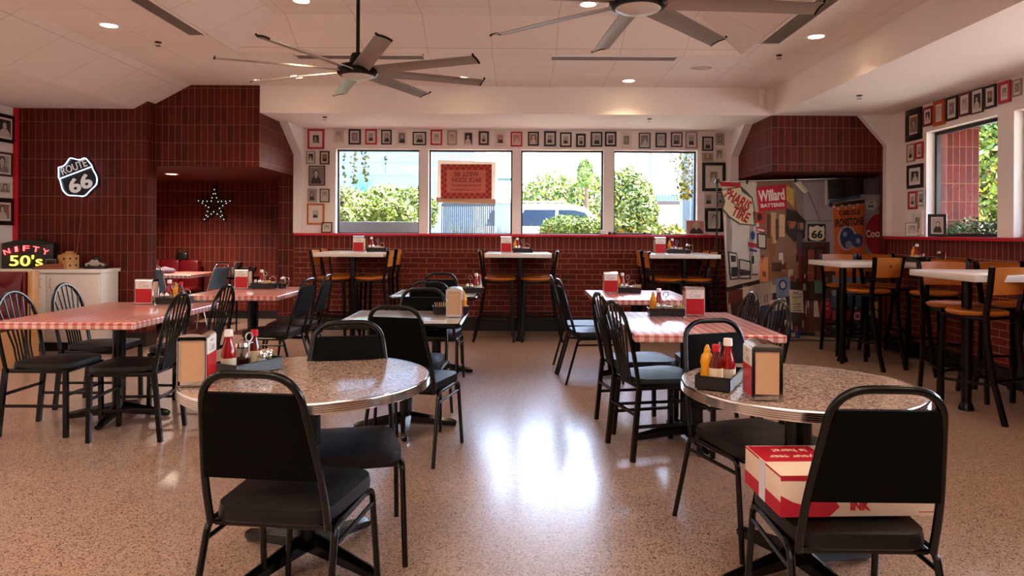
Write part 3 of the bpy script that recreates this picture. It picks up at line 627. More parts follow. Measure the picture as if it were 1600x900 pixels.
m = MB(); m.bb(.75, .95, -1.08, -.93, 1.2 * k, 1.34 * k, bevel=.03); m.build('mirror', M_PLASTIC, v)
# ================================================================== furniture
def rot2(p, a): return Vector((p[0] * math.cos(a) - p[1] * math.sin(a), p[0] * math.sin(a) + p[1] * math.cos(a), p[2]))
def smooth_path(pts, r=.05, n=5):
    """polyline with rounded corners"""
    pts = [Vector(p) for p in pts]; out = [pts[0]]
    for i in range(1, len(pts) - 1):
        a, b, c = pts[i - 1], pts[i], pts[i + 1]; d1 = (a - b); d2 = (c - b); k = min(r, d1.length * .45, d2.length * .45)
        p0 = b + d1.normalized() * k; p2 = b + d2.normalized() * k
        for j in range(n + 1):
            t = j / n; out.append(p0 * (1 - t) ** 2 + b * 2 * t * (1 - t) + p2 * t * t)
    out.append(pts[-1]); return out
def cushion(mb, w, d, z0, z1, rb=.03, y0=0, round_=.08, taper=.92):
    """rounded seat pad"""
    def ring(z, s):
        pts = []; hw, hd, r = w / 2 - (1 - s) * .06, d / 2 - (1 - s) * .06, round_
        for (cx, cy, a0) in ((hw - r, hd - r, 0), (-hw + r, hd - r, PI / 2), (-hw * taper + r, -hd + r, PI), (hw * taper - r, -hd + r, 3 * PI / 2)):
            for k in range(6):
                a = a0 + PI / 2 * k / 5; pts.append((cx + r * math.cos(a), y0 + cy + r * math.sin(a), z))
        return pts
    lv = [(z0, .8), (z0 + .008, 1), (z1 - rb, 1), (z1 - rb * .4, .86), (z1 - .003, .55), (z1 + .004, .1)]
    rings = [[mb.bm.verts.new(p) for p in ring(z, 1) ] for z, s in lv]
    for (z, s), r in zip(lv, rings):
        for v in r: v.co.x *= (.86 + .14 * min(1, s * 1.0)) if s >= .8 else s * 1.05; v.co.y = y0 + (v.co.y - y0) * ((.86 + .14 * s) if s >= .8 else s * 1.05)
    for a, b in zip(rings, rings[1:]):
        for i in range(len(a)): f = mb.bm.faces.new([a[i], a[(i + 1) % len(a)], b[(i + 1) % len(a)], b[i]]); f.material_index = mb.mi
    mb.bm.faces.new(rings[0][::-1]).material_index = mb.mi; mb.bm.faces.new(rings[-1]).material_index = mb.mi
def banquet_base(frame_mat, back_mat, seat_mat, name='banquet_chair'):
    t = thing(name, cat='chair', label='x')
    m = MB(); cushion(m, .43, .42, .405, .47, .04, .02); m.build('seat', seat_mat, t)
    m = MB(); m.bb(-.195, .195, -.17, .20, .385, .408, bevel=.01); m.build('seat_frame', frame_mat, t)
    # hooped back tube
    def bp(x, z): return Vector((x, -.185 - (z - .42) * .27, z))
    path = smooth_path([bp(-.195, .40), bp(-.192, .55), bp(-.148, .905), bp(.148, .905), bp(.192, .55), bp(.195, .40)], .10, 8)
    m = MB(); m.tube(path, .0125, 12); m.build('back_frame', frame_mat, t)
    m = MB(); n = 8; vf, vb = [], []
    for j in range(n + 1):
        z = .565 + (.845 - .565) * j / n; hw = .187 - (z - .55) * (.044 / .355) - (.012 * max(0, (z - .80) / .045)); rowf, rowb = [], []
        for i in range(9):
            x = -hw + 2 * hw * i / 8; c = .020 * (1 - (2 * i / 8 - 1) ** 4) * (1 - (2 * j / n - 1) ** 6); p = bp(x, z); rowf.append(m.bm.verts.new(p + Vector((0, .010 + c, 0)))); rowb.append(m.bm.verts.new(p + Vector((0, -.012 - c * .25, 0))))
        vf.append(rowf); vb.append(rowb)
    for j in range(n):
        for i in range(8): m.bm.faces.new([vf[j][i], vf[j][i + 1], vf[j + 1][i + 1], vf[j + 1][i]]); m.bm.faces.new([vb[j][i], vb[j + 1][i], vb[j + 1][i + 1], vb[j][i + 1]])
        m.bm.faces.new([vf[j][0], vf[j + 1][0], vb[j + 1][0], vb[j][0]]); m.bm.faces.new([vf[j][8], vb[j][8], vb[j + 1][8], vf[j + 1][8]])
    for i in range(8): m.bm.faces.new([vf[0][i], vb[0][i], vb[0][i + 1], vf[0][i + 1]]); m.bm.faces.new([vf[n][i], vf[n][i + 1], vb[n][i + 1], vb[n][i]])
    m.build('backrest', back_mat, t)
    for s in (-1, 1):
        m = MB(); m.tube(smooth_path([(s * .205, .12, .398), (s * .212, .185, .395), (s * .222, .235, 0)], .05, 4), .0115, 10); m.build('leg', frame_mat, t)
        m = MB(); m.tube(smooth_path([(s * .205, -.10, .398), (s * .212, -.165, .395), (s * .224, -.275, 0)], .05, 4), .0115, 10); m.build('leg', frame_mat, t)
        m = MB(); m.tube([(s * .206, -.11, .397), (s * .206, .14, .397)], .011, 8); m.build('side_rail', frame_mat, t)
        m = MB(); m.tube([(s * .214, .185, .345), (s * .214, -.185, .345)], .008, 8); m.build('stretcher', frame_mat, t)
    return t
M_BLUEV = mat('steel_blue_vinyl', '#5f86a0', .4)
banquet = Kind(lambda: banquet_base(M_BLACK, M_BACKVINYL, M_VINYL))
steelchair = Kind(lambda: banquet_base(M_CHROME, M_BLUEV, M_BLUEV, 'steel_framed_chair'))
def make_windsor():
    t = thing('spindle_back_chair', cat='chair', label='x'); P = M_BLACK
    m = MB(); cushion(m, .43, .42, .435, .485, .035, .02, .10, .86); m.build('seat', M_VINYL, t)
    m = MB(); m.bb(-.19, .19, -.18, .20, .41, .436, bevel=.004); m.build('seat_frame', P, t)
    def bp(x, z): return Vector((x, -.19 - max(0, z - .42) * .20, z))
    hoop = [bp(-.185, .43), bp(-.19, .60)] + [bp(.19 * math.cos(PI - PI * k / 14), .70 + .215 * math.sin(PI * k / 14)) for k in range(15)] + [bp(.19, .60), bp(.185, .43)]
    m = MB(); m.tube(hoop, .013, 8); m.build('back_frame', P, t)
    for i, xb in enumerate((-.075, -.045, -.015, .015, .045, .075)):
        xt = xb * 2.0; zt = .70 + .215 * math.sqrt(max(0, 1 - (xt / .19) ** 2)) - .004
        m = MB(); m.tube([bp(xb, .43), bp(xb * 1.02, .56), bp(xt, zt)], .0065, 6); m.build('spindle', P, t)
    for s in (-1, 1):
        m = MB(); m.tube([(s * .188, .195, .43), (s * .190, .20, 0)], .019, 4); m.build('leg', P, t)
        m = MB(); m.tube([(s * .186, -.192, .44), (s * .190, -.235, 0)], .019, 4); m.build('leg', P, t)
        for z in (.20,): m = MB(); m.sq((s * .19, .195, z), (s * .19, -.215, z), .017); m.build('stretcher', P, t)
    for y, z in ((.197, .27), (-.213, .27)): m = MB(); m.sq((-.188, y, z), (.188, y, z), .017); m.build('stretcher', P, t)
    return t
windsor = Kind(make_windsor)
def make_stool():
    t = thing('bar_stool', cat='bar stool', label='x'); P = M_BLACK
    m = MB(); m.lathe([(0, -.016), (.17, -.016), (.197, -.004), (.205, .012), (.19, .022), (.10, .012), (0, .008)], c=(0, 0, 0), n=36)
    for v in m.bm.verts: v.co = Vector((v.co.x * 1.02, v.co.y * .98 + (.0), v.co.z + .755))
    m.build('seat', M_WOOD, t)
    m = MB(); m.bb(-.16, .16, -.16, .16, .715, .738, bevel=.004); m.build('seat_frame', P, t)
    # curved plywood back with a button
    def bp(x, z, d=0): return Vector((x, -.205 - (z - .76) * .12 - .030 * (1 - (x / .18) ** 2) + d, z))
    m = MB(); n = 10; F = [[], []]
    for k, d in enumerate((0, .012)):
        for j in range(4):
            z = .905 + (1.095 - .905) * j / 3; row = []
            for i in range(n + 1):
                hw = .165 + (j / 3) * .022; x = -hw + 2 * hw * i / n; row.append(m.bm.verts.new(bp(x, z + (.006 * (1 - (x / .18) ** 2) if j == 3 else 0), d)))
            F[k].append(row)
    for j in range(3):
        for i in range(n): m.bm.faces.new([F[0][j][i], F[0][j][i + 1], F[0][j + 1][i + 1], F[0][j + 1][i]]); m.bm.faces.new([F[1][j][i], F[1][j + 1][i], F[1][j + 1][i + 1], F[1][j][i + 1]])
        for e in (0, n): m.bm.faces.new([F[0][j][e], F[0][j + 1][e], F[1][j + 1][e], F[1][j][e]])
    for j in (0, 3):
        for i in range(n): m.bm.faces.new([F[0][j][i], F[0][j][i + 1], F[1][j][i + 1], F[1][j][i]])
    b = m.build('backrest', M_WOOD, t)
    m = MB(); m.sphere(bp(0, 1.02) + Vector((0, .0, 0)), (.02, .006, .02), 14); m.build('button', mat('dark_wood_button', '#7a3f12', .4), b)
    for s in (-1, 1):
        m = MB(); m.tube([(s * .150, -.315, 0), (s * .158, -.235, .30), (s * .168, -.195, .60), (s * .172, -.19, .76), (s * .178, -.222, .95), (s * .192, -.245, 1.105)], .0215, 4, flat=(0, 1, 0)); m.build('leg', P, t)
        m = MB(); m.tube([(s * .165, .175, 0), (s * .150, .150, .74)], .021, 4); m.build('leg', P, t)
        m = MB(); m.sq((s * .163, .17, .25), (s * .157, -.245, .27), .018); m.build('stretcher', P, t)
    for y, z in ((.170, .30), (-.24, .30)): m = MB(); m.sq((-.162, y, z), (.162, y, z), .018); m.build('stretcher', P, t)
    return t
stool = Kind(make_stool)
def foot_arm(a, L):
    m = MB(); c, s = math.cos(a), math.sin(a)
    m.tube([(0, 0, .075), (c * L * .5, s * L * .5, .050), (c * L * .93, s * L * .93, .026), (c * L, s * L, .020)], [.045, .034, .026, .018], 6); return m
def rect_table(loc, sx, sy, label, topmat, h=.755, edge=.045, feet=.34, rot=0, name='dining_table', group=None, lip=None, cat='table'):
    t = thing(name, loc, rot, label, cat, group)
    m = MB(); m.box((0, 0, h - edge / 2), (sx, sy, edge), bevel=.010, seg=3); m.build('tabletop', topmat, t)
    if lip:
        m = MB(); P = [(-sx / 2, -sy / 2), (sx / 2, -sy / 2), (sx / 2, sy / 2), (-sx / 2, sy / 2)]; z = h - edge / 2
        m.tube(smooth_path([(0, -sy / 2, z)] + [(x, y, z) for x, y in P[1:]] + [(x, y, z) for x, y in P[:1]] + [(0, -sy / 2, z)], .03, 4)[:-1], edge * .55, 8, closed=True); m.build('edge_band', lip, t)
    m = MB(); m.box((0, 0, h - edge - .012), (min(sx, .5), min(sy, .5), .022), bevel=.003); m.build('mounting_plate', M_BLACK, t)
    m = MB(); m.tube([(0, 0, .05), (0, 0, h - edge)], .043, 20); m.build('column', M_BLACK, t)
    for k in range(4):
        foot_arm(PI / 4 * 0 + k * PI / 2 + math.radians(8), feet).build('base_foot', M_BLACK, t)
    return t
def round_table(loc, r, label, h=.742, rot=.3):
    t = thing('round_table', loc, rot, label, 'table')
    m = MB(); m.lathe([(0, h), (r - .006, h), (r - .006, h - .034), (0, h - .034)], n=96); m.build('tabletop', M_GRAN, t)
    m = MB(); prof = [(r - .007, h + .001), (r - .001, h + .001)]
    for k in range(5): z = h - .003 - k * .0072; prof += [(r + .0028, z - .0012), (r + .0028, z - .0050), (r - .0008, z - .0062)]
    prof += [(r - .001, h - .040), (r - .010, h - .040)]; m.lathe(prof, n=96); m.build('ribbed_edge', M_CHROME, t, smooth=50)
    m = MB(); m.box((0, 0, h - .046), (.5, .5, .02)); m.build('mounting_plate', M_BLACK, t)
    m = MB(); m.tube([(0, 0, .05), (0, 0, h - .036)], .05, 24); m.build('column', M_BLACK, t)
    for k in range(4): foot_arm(k * PI / 2, .36).build('base_foot', M_BLACK, t)
    return t
D = math.radians
ZR = .742; ZT = .755; ZB = 1.075
round_table((-.855, 2.86, 0), .485, 'speckled round table with ribbed metal edge, nearest the red booth side', rot=1.05)
round_table((1.097, 2.76, 0), .447, 'speckled round table with ribbed metal edge, next to the cardboard box', rot=.35)
TA = rect_table((-2.84, 5.0, 0), .90, 1.27, 'red and white checkered table in front of the white cabinet', M_GING)
TB = rect_table((-2.56, 6.75, 0), .84, 1.05, 'red and white checkered table in front of the brick niche', M_GING)
M_TOPC = mat('pale_grey_laminate', '#b4b0ac', .28, coat=.8)
TC = rect_table((-.765, 4.77, 0), .77, .72, 'pale square table with black edge, nearer of the two', M_TOPC, lip=M_BLACK, edge=.032)
TD = rect_table((-.775, 6.6, 0), .76, .72, 'pale square table with black edge, farther of the two', M_TOPC, lip=M_BLACK, edge=.032)
TE = rect_table((1.085, 4.55, 0), .86, 1.15, 'checkered table, pale with window light, between the cardboard box and backdrop', M_GING)
TF = rect_table((1.085, 6.55, 0), .86, 1.02, 'checkered table, farther one, closest to the stools under the windows', M_GING)
# chairs round the tables
G = 'black padded banquet chairs'
banquet((-.765, 2.40, 0), D(-7), 'black banquet chair with its back to us in front of the left round table', G)
banquet((-.72, 2.97, 0), D(194), 'black banquet chair facing us behind the left round table', G)
banquet((-.63, 4.27, 0), D(-14), 'black banquet chair with tall back towards us at the nearer black-edged table', G)
banquet((-.73, 4.92, 0), D(177), 'black banquet chair facing us at the far side of the nearer black-edged table', G)
banquet((-.74, 6.22, 0), D(-3), 'black banquet chair with back to us at the farther black-edged table', G)
banquet((-.80, 6.85, 0), D(180), 'black banquet chair facing us at the farther black-edged table', G)
banquet((1.037, 3.127, 0), D(199), 'black banquet chair facing us with seat beneath the table beside the cardboard box', G)
banquet((1.02, 2.24, 0), D(-1), 'black banquet chair holding the cardboard box on its seat', G)
banquet((-2.18, 6.28, 0), D(86), 'black banquet chair, nearer of the pair beside the table by the niche', G)
banquet((-2.16, 6.78, 0), D(92), 'black banquet chair, farther of the pair beside the table by the niche', G)
banquet((.62, 6.85, 0), D(-90), 'black banquet chair, farther of the pair at the farthest checkered table', G)
banquet((.66, 6.38, 0), D(-84), 'black banquet chair, nearer of the pair at the farthest checkered table', G)
G = 'black spindle-back metal chairs'
windsor((-3.10, 4.70, 0), D(-90), 'black spindle-back chair at the near corner facing the cabinet-side checkered table', G)
windsor((-3.20, 5.40, 0), D(-88), 'black spindle-back chair directly in front of the white cabinet doors', G)
windsor((-2.50, 4.60, 0), D(94), 'black spindle-back chair, near one on the aisle side of the cabinet-side table', G)
windsor((-2.50, 5.33, 0), D(90), 'black spindle-back chair, far one on the aisle side of the cabinet-side table', G)
windsor((.84, 4.33, 0), D(-75), 'black spindle-back chair with window glare on its seat, nearer of two', G)
windsor((.82, 4.88, 0), D(-79), 'black spindle-back chair with window glare on its seat, farther of two', G)
windsor((1.34, 4.36, 0), D(92), 'black spindle-back chair, nearer of two turned away from the backdrop', G)
windsor((1.34, 4.90, 0), D(90), 'black spindle-back chair, farther of two turned away from the backdrop', G)
# bar tables fixed to the walls
def bar_table(x0, x1, y0, y1, post, label, ZB=ZB):
    cx, cy = (x0 + x1) / 2, (y0 + y1) / 2; t = thing('bar_table', (cx, cy, 0), 0, label, 'bar table', 'white-topped bar tables')
    m = MB(); m.box((0, 0, ZB - .025), (x1 - x0, y1 - y0, .05), bevel=.004); m.build('tabletop', M_MARBLE, t)
    px, py = post[0] - cx, post[1] - cy
    m = MB(); m.tube([(px, py, .02), (px, py, ZB - .05)], .035, 16); m.lathe([(0, 0), (.055, 0), (.055, .012), (.04, .05), (.035, .06)], c=(px, py, 0), n=20); m.build('post', M_BLACK, t)
    m = MB(); m.bb(-.20 + px * .3, .20 + px * .3, -.18 + py * .3, .18 + py * .3, ZB - .07, ZB - .05); m.build('mounting_plate', M_BLACK, t)
    return t
bar_table(-2.47, -1.63, 8.42, 9.48, (-2.04, 8.62), 'white-topped bar table under the first window')
bar_table(-.42, .385, 8.42, 9.48, (0.01, 8.62), 'white-topped bar table under the middle windows')
bar_table(1.56, 2.41, 8.42, 9.48, (2.02, 8.62), 'white-topped bar table under the fourth window beside the backdrop')
bar_table(3.2, 4.29, 7.0, 7.8, (3.38, 7.36), 'white-topped bar table against the side wall, farther one', ZB=1.045)
bar_table(3.2, 4.29, 4.95, 5.78, (3.40, 5.35), 'white-topped bar table against the side wall, nearer one', ZB=1.045)
G = 'black bar stools with honey wood seats'
for nm, cx, hw in (('first-window', -2.05, .43), ('middle', -.015, .42), ('fourth-window', 2.03, .44)):
    for s, side in ((-1, 'cabinet side'), (1, 'backdrop side')):
        for y, w in ((8.66, 'near'), (9.13, 'wall-hugging')):
            stool((cx + s * ((.225 if not (nm[0] == 'f' and nm[1] == 'o' and s > 0) else .13) + (.02 if w != 'near' else 0)), y, 0), D(-90 if s < 0 else 90), '%s wood-seated bar stool on the %s of the %s bar table' % (w, side, nm), G)
stool((3.53, 7.12, 0), D(22), 'bar stool with round button back, facing away, at the farther side-wall table', G)
stool((3.62, 7.80, 0), D(178), 'bar stool facing us at the far end of the farther side-wall table', G)
stool((4.07, 7.80, 0), D(180), 'bar stool wedged in the corner beside the farther side-wall table', G)
stool((4.02, 6.84, 0), D(0), 'bar stool close to the wall before the farther side-wall table', G)
stool((3.54, 5.72, 0), D(170), 'bar stool facing us behind the nearer side-wall table', G)
stool((3.39, 5.22, 0), D(22), 'nearest bar stool, with large wood back turned to us, by the side wall', G)
stool((4.07, 5.74, 0), D(180), 'bar stool by the wall behind the nearer side-wall table', G)
# white cabinet, booth bench, niche furniture
c = thing('storage_cabinet', (-5.15, 7.85, 0), 0, 'low white storage cabinet standing against the brick wall', 'cabinet')
M_CAB = mat('cabinet_white', '#e6d9cd', .4)
m = MB(); m.bb(-.60, .575, -.16, .18, .10, .86, bevel=.003); m.build('body', M_CAB, c)
m = MB(); m.bb(-.62, .60, -.20, .185, .86, .90, bevel=.004); m.build('top', mat('cabinet_top', '#e9e0d6', .3), c)
m = MB(); m.bb(-.56, .55, -.13, .18, 0, .10); m.build('toe_kick', M_BASE, c)
for (a, b_) in ((-.59, -.012), (-.006, .57)):
    m = MB(); m.bb(a, b_, -.178, -.161, .115, .85, bevel=.003); d = m.build('door', M_CAB, c)
    hx = b_ - .05 if a < -.1 else a + .05
    m = MB(); m.tube(smooth_path([(hx, -.178, .70), (hx, -.205, .70), (hx, -.205, .80), (hx, -.178, .80)], .012, 3), .004, 6); m.build('handle', M_STEEL, d)
b = thing('booth_bench', (-5.30, 7.0, 0), 0, 'dark red tufted booth seat with wooden end panel beside the cabinet', 'booth')
M_MAROON = mat('maroon_vinyl', '#5e0d14', .3); M_OAK = mat('oak_panel', '#c08850', .45, noise=.15, nscale=9)
m = MB()
n1, n2 = 32, 24; V = []
for j in range(n2 + 1):
    row = []
    for i in range(n1 + 1):
        x = -.47 + .91 * i / n1; z = .35 + .56 * j / n2; u = (i / n1) * 5; w_ = (j / n2) * 3
        q = abs(math.sin(PI * (u + w_) / 2) * math.sin(PI * (u - w_) / 2)) ** .5
        row.append(m.bm.verts.new((x, -.10 - .045 * q, z)))
    V.append(row)
for j in range(n2):
    for i in range(n1): m.bm.faces.new([V[j][i], V[j][i + 1], V[j + 1][i + 1], V[j + 1][i]])
m.bb(-.47, .44, -.10, .0, .05, .915, bevel=.01); m.build('tufted_backrest', M_MAROON, b)
m = MB(); m.bb(.45, .50, -.06, .04, 0, .92, bevel=.005); m.build('end_panel', M_OAK, b)
m = MB(); m.bb(-.47, .44, -.60, -.12, .36, .47, bevel=.03); m.build('seat', M_MAROON, b)
m = MB(); m.bb(-.47, .44, -.55, -.05, 0, .36); m.build('base', M_OAK, b)
# niche: check table, curved maroon booth, two steel chairs
t = rect_table((-4.85, 9.5, 0), 1.2, .8, 'checkered table inside the brick niche', M_GING, name='niche_table')
b = thing('booth_bench', (-5.0, 10.3, 0), 0, 'maroon channelled booth bench along the back of the niche', 'booth')
m = MB(); m.bb(-1.5, .25, -.2, .3, 0, .42, bevel=.02); m.build('base', M_MAROON, b)
m = MB(); m.bb(-1.5, .25, -.25, .25, .42, .50, bevel=.03); m.build('seat', M_MAROON, b)
for k in range(6): m = MB(); m.bb(-1.5 + k * .29, -1.5 + k * .29 + .285, .14, .30, .45, .90, bevel=.045); m.build('back_channel', M_MAROON, b)
steelchair((-4.22, 9.35, 0), D(78), 'chrome chair with steel blue back at the end of the niche table', 'chrome chairs in the niche')
steelchair((-4.62, 8.98, 0), D(8), 'chrome chair with steel blue back in front of the niche table', 'chrome chairs in the niche')
# handbag, folded cloths, heap in the niche
h = thing('black_handbag', (-5.02, 10.47, .905), 0, 'black handbag standing on the maroon booth back', 'handbag')
m = MB(); m.box((0, 0, .05), (.19, .07, .10), bevel=.02, taper=.8); m.build('bag_body', M_PLASTIC, h)
m = MB(); m.tube([(.07 * math.cos(PI * k / 10), 0, .09 + .07 * math.sin(PI * k / 10)) for k in range(11)], .006, 6); m.build('strap', M_PLASTIC, h)
for i, (x, y, c_) in enumerate(((-5.28, 9.45, '#cfc3c4'), (-5.0, 9.5, '#8e87a0'), (-4.75, 9.45, '#5c5562'))):
    m = MB(); m.sphere((0, 0, .035), (.13, .10, .045), 16)
    for v in m.bm.verts: v.co.z = max(.001, v.co.z + .012 * math.sin(v.co.x * 40 + i) * math.cos(v.co.y * 33))
    o = m.build('folded_cloth', mat('cloth_%d' % i, c_, .9)); o.location = (x, y, ZT + .001); tag(o, ('white', 'lilac', 'dark grey')[i] + ' bundled cloth lying on the niche table', 'cloth', 'bundled cloths in the niche')
hp = thing('glassware_stack', (-3.62, 9.25, 0), 0, 'dark glossy stack of cups on a black stand in the niche', 'cups')
m = MB(); m.bb(-.17, .17, -.14, .14, .70, .73, bevel=.004)
for s in (-1, 1):
    for q in (-1, 1): m.tube([(s * .14, q * .11, 0), (s * .14, q * .11, .71)], .012, 6)
m.build('stand', M_BLACK, hp); rnd = random.Random(3)
M_DKGL = mat('dark_glossy_cup', '#1a1013', .08, spec=.9)
for k in range(14):
    z = .73 + .062 * (k // 6) + (.0); x = -.13 + .05 * (k % 6) + .01 * (k // 6); m = MB(); m.lathe([(0, 0), (.026, 0), (.036, .03), (.040, .06), (.036, .06), (.030, .01), (0, .008)], c=(x, rnd.uniform(-.06, .06), z), n=16); m.build('cup', M_DKGL if k % 3 else M_STEEL, hp)
# ================================================================== things on the tables
def make_dispenser():
    t = thing('napkin_dispenser', cat='napkin dispenser', label='x'); w, d, h = .10, .135, .195
    m = MB(); m.bb(-w / 2, w / 2, -d / 2, d / 2, .004, .012, bevel=.003)
    for s in (-1, 1): m.bb(s * w / 2 - .003, s * w / 2 + .003, -d / 2, d / 2, .008, h - .012)
    pts = [(-w / 2 - .003, h - .02), (-w / 2, h - .006)] + [(x, h - .004 + .010 * (1 - (x / (w / 2)) ** 2)) for x in [(-.8 + 1.6 * k / 6) * w / 2 for k in range(7)]] + [(w / 2, h - .006), (w / 2 + .003, h - .02)]
    m.prism([(x, -d / 2, z) for x, z in pts], (0, d, 0)); m.build('casing', M_CHROME, t)
    for s in (-1, 1):
        m = MB(); y = s * d / 2; a, b_ = (y - .008, y) if s > 0 else (y, y + .008)
        m.bb(-w / 2, -w / 2 + .009, a, b_, .008, h - .008); m.bb(w / 2 - .009, w / 2, a, b_, .008, h - .008); m.bb(-w / 2, w / 2, a, b_, .006, .024); m.bb(-w / 2, w / 2, a, b_, h - .022, h - .006)
        m.build('face_frame', M_CHROME, t)
    m = MB(); m.bb(-w / 2 + .008, w / 2 - .008, -d / 2 + .004, d / 2 - .004, .014, h - .016); m.build('napkin_stack', M_NAPKIN, t)
    for s in (-1, 1):
        m = MB(); x = s * (w / 2 + .003); a, b_ = (x, x + .0015) if s > 0 else (x - .0015, x)
        m.bb(a, b_, -d / 2 + .006, d / 2 - .006, .012, h * .62); m.mi = 1; m.bb(a, b_, -d / 2 + .006, d / 2 - .006, h * .62, h - .014)
        pl = m.build('label_panel', [M_LRED, M_LWHITE], t, label='red and white advertising panel')
        m = MB(); xx = s * (w / 2 + .0046)
        add_text(m, 'Coke', .075, .030, lambda u, v, q, s=s, xx=xx: Vector((xx + s * q, u * s, h * .74 + v)), .0006); add_text(m, 'ENJOY', .05, .012, lambda u, v, q, s=s, xx=xx: Vector((xx + s * q, u * s, h * .86 + v)), .0006)
        m.build('lettering', mat('soft_grey_print', '#a89a96', .5), pl)
    return t
dispenser = Kind(make_dispenser)
def make_tray():
    t = thing('condiment_caddy', cat='caddy', label='x'); w, d = .24, .13
    m = MB(); m.bb(-w / 2, w / 2, -d / 2, d / 2, .006, .012); m.build('tray_floor', M_PLASTIC, t)
    m = MB(); o_, i_ = .004, 0
    for (a, b_, c, e) in ((-w / 2, w / 2, -d / 2, -d / 2 + .004), (-w / 2, w / 2, d / 2 - .004, d / 2), (-w / 2, -w / 2 + .004, -d / 2, d / 2), (w / 2 - .004, w / 2, -d / 2, d / 2)): m.bb(a, b_, c, e, .010, .050)
    m.tube(smooth_path([(-w / 2 - .002, -d / 2 - .002, .052), (w / 2 + .002, -d / 2 - .002, .052), (w / 2 + .002, d / 2 + .002, .052), (-w / 2 - .002, d / 2 + .002, .052), (-w / 2 - .002, -d / 2 - .002, .052)], .01, 3), .0035, 6)
    m.build('tray_rim', M_PLASTIC, t)
    for x in (-w / 2 + .01, w / 2 - .01):
        for y in (-d / 2 + .01, d / 2 - .01): m = MB(); m.tube([(x, y, 0), (x, y, .01)], .006, 8); m.build('foot', M_PLASTIC, t)
    m = MB(); m.tube([(0, .0, .012), (0, 0, .13)] + [(.018 * math.sin(2 * PI * k / 12), 0, .148 - .018 * math.cos(2 * PI * k / 12)) for k in range(13)], .0028, 6); m.build('carry_loop', M_STEEL, t)
    return t
tray = Kind(make_tray)
def bottle(name, cat, prof, cap, body_m, cap_m, lab=None, h0=0):
    def mk():
        t = thing(name, cat=cat, label='x'); m = MB(); m.lathe(prof, n=24); m.build('bottle_body', body_m, t); m = MB(); m.lathe(cap, n=20); m.build('cap', cap_m, t)
        if lab: m = MB(); m.lathe(lab[0], n=24); m.build('paper_label', lab[1], t)
        return t
    return Kind(mk)
ketchup = bottle('ketchup_bottle', 'bottle', [(0, 0), (.027, 0), (.029, .006), (.029, .075), (.024, .10), (.015, .128), (.0135, .15), (0, .15)], [(0, .148), (.017, .148), (.0175, .152), (.016, .175), (0, .176)], M_KETCH, M_CAPW, ([(.0296, .02), (.0298, .022), (.0298, .06), (.0296, .062)], mat('ketchup_label', '#c9b8a0', .5)))
mustard = bottle('mustard_bottle', 'bottle', [(0, 0), (.024, 0), (.026, .005), (.026, .04), (.022, .062), (.026, .085), (.022, .110), (.010, .124), (0, .124)], [(0, .122), (.013, .122), (.013, .130), (.005, .150), (0, .152)], M_MUST, mat('yellow_cap', '#d99a10', .35))
hotsauce = bottle('hot_sauce_bottle', 'bottle', [(0, 0), (.023, 0), (.025, .005), (.025, .085), (.014, .115), (.0125, .135), (0, .135)], [(0, .133), (.015, .133), (.0155, .136), (.0145, .158), (0, .159)], M_SAUCE, M_CAPR, ([(.0254, .012), (.0258, .014), (.0258, .07), (.0254, .072)], mat('sauce_label', '#d9c2a0', .5)))
def mk_shaker(fill, nm):
    def mk():
        t = thing(nm, cat='shaker', label='x'); m = MB(); m.lathe([(0, 0), (.019, 0), (.020, .004), (.018, .05), (.016, .055), (0, .055)], n=16); m.build('glass_body', M_JAR, t)
        m = MB(); m.lathe([(0, .003), (.017, .003), (.0165, .040), (0, .040)], n=14); m.build('filling', fill, t)
        m = MB(); m.lathe([(.0175, .052), (.018, .062), (.014, .074), (.006, .080), (0, .081)], n=16); m.build('lid', M_CHROME, t); return t
    return Kind(mk)
salt = mk_shaker(M_SALT, 'salt_shaker'); pepper = mk_shaker(M_PEPPER, 'pepper_shaker')
def mk_packets():
    t = thing('sweetener_packets', cat='sugar packets', label='x')
    for i, c in enumerate(('#e8e2d8', '#e7a63a', '#e8b9c0', '#e8e2d8', '#d9d25a', '#e7a63a')):
        m = MB(); m.box((-.030 + .012 * i, .002 * (i % 2), .034), (.003, .045, .066), rot=Matrix.Rotation(.10 * (i - 2.5), 4, 'Y')); m.build('packet', mat('packet_%s' % c[1:], c, .6), t)
    return t
packets = Kind(mk_packets)
def mk_pitcher():
    t = thing('syrup_pitcher', cat='syrup jug', label='x'); m = MB(); m.lathe([(0, 0), (.032, 0), (.036, .01), (.036, .055), (.026, .085), (.022, .095), (0, .095)], n=24); m.build('glass_body', M_JAR, t)
    m = MB(); m.lathe([(0, .003), (.033, .004), (.034, .05), (0, .05)], n=20); m.build('syrup', mat('dark_syrup', '#2a0c06', .1), t)
    m = MB(); m.lathe([(.024, .092), (.027, .098), (.024, .112), (.010, .122), (0, .123)], n=20); m.build('lid', M_CHROME, t)
    m = MB(); m.tube(smooth_path([(.026, 0, .105), (.062, 0, .110), (.062, 0, .035), (.036, 0, .03)], .02, 4), .0045, 8); m.build('handle', M_CHROME, t); return t
pitcher = Kind(mk_pitcher)
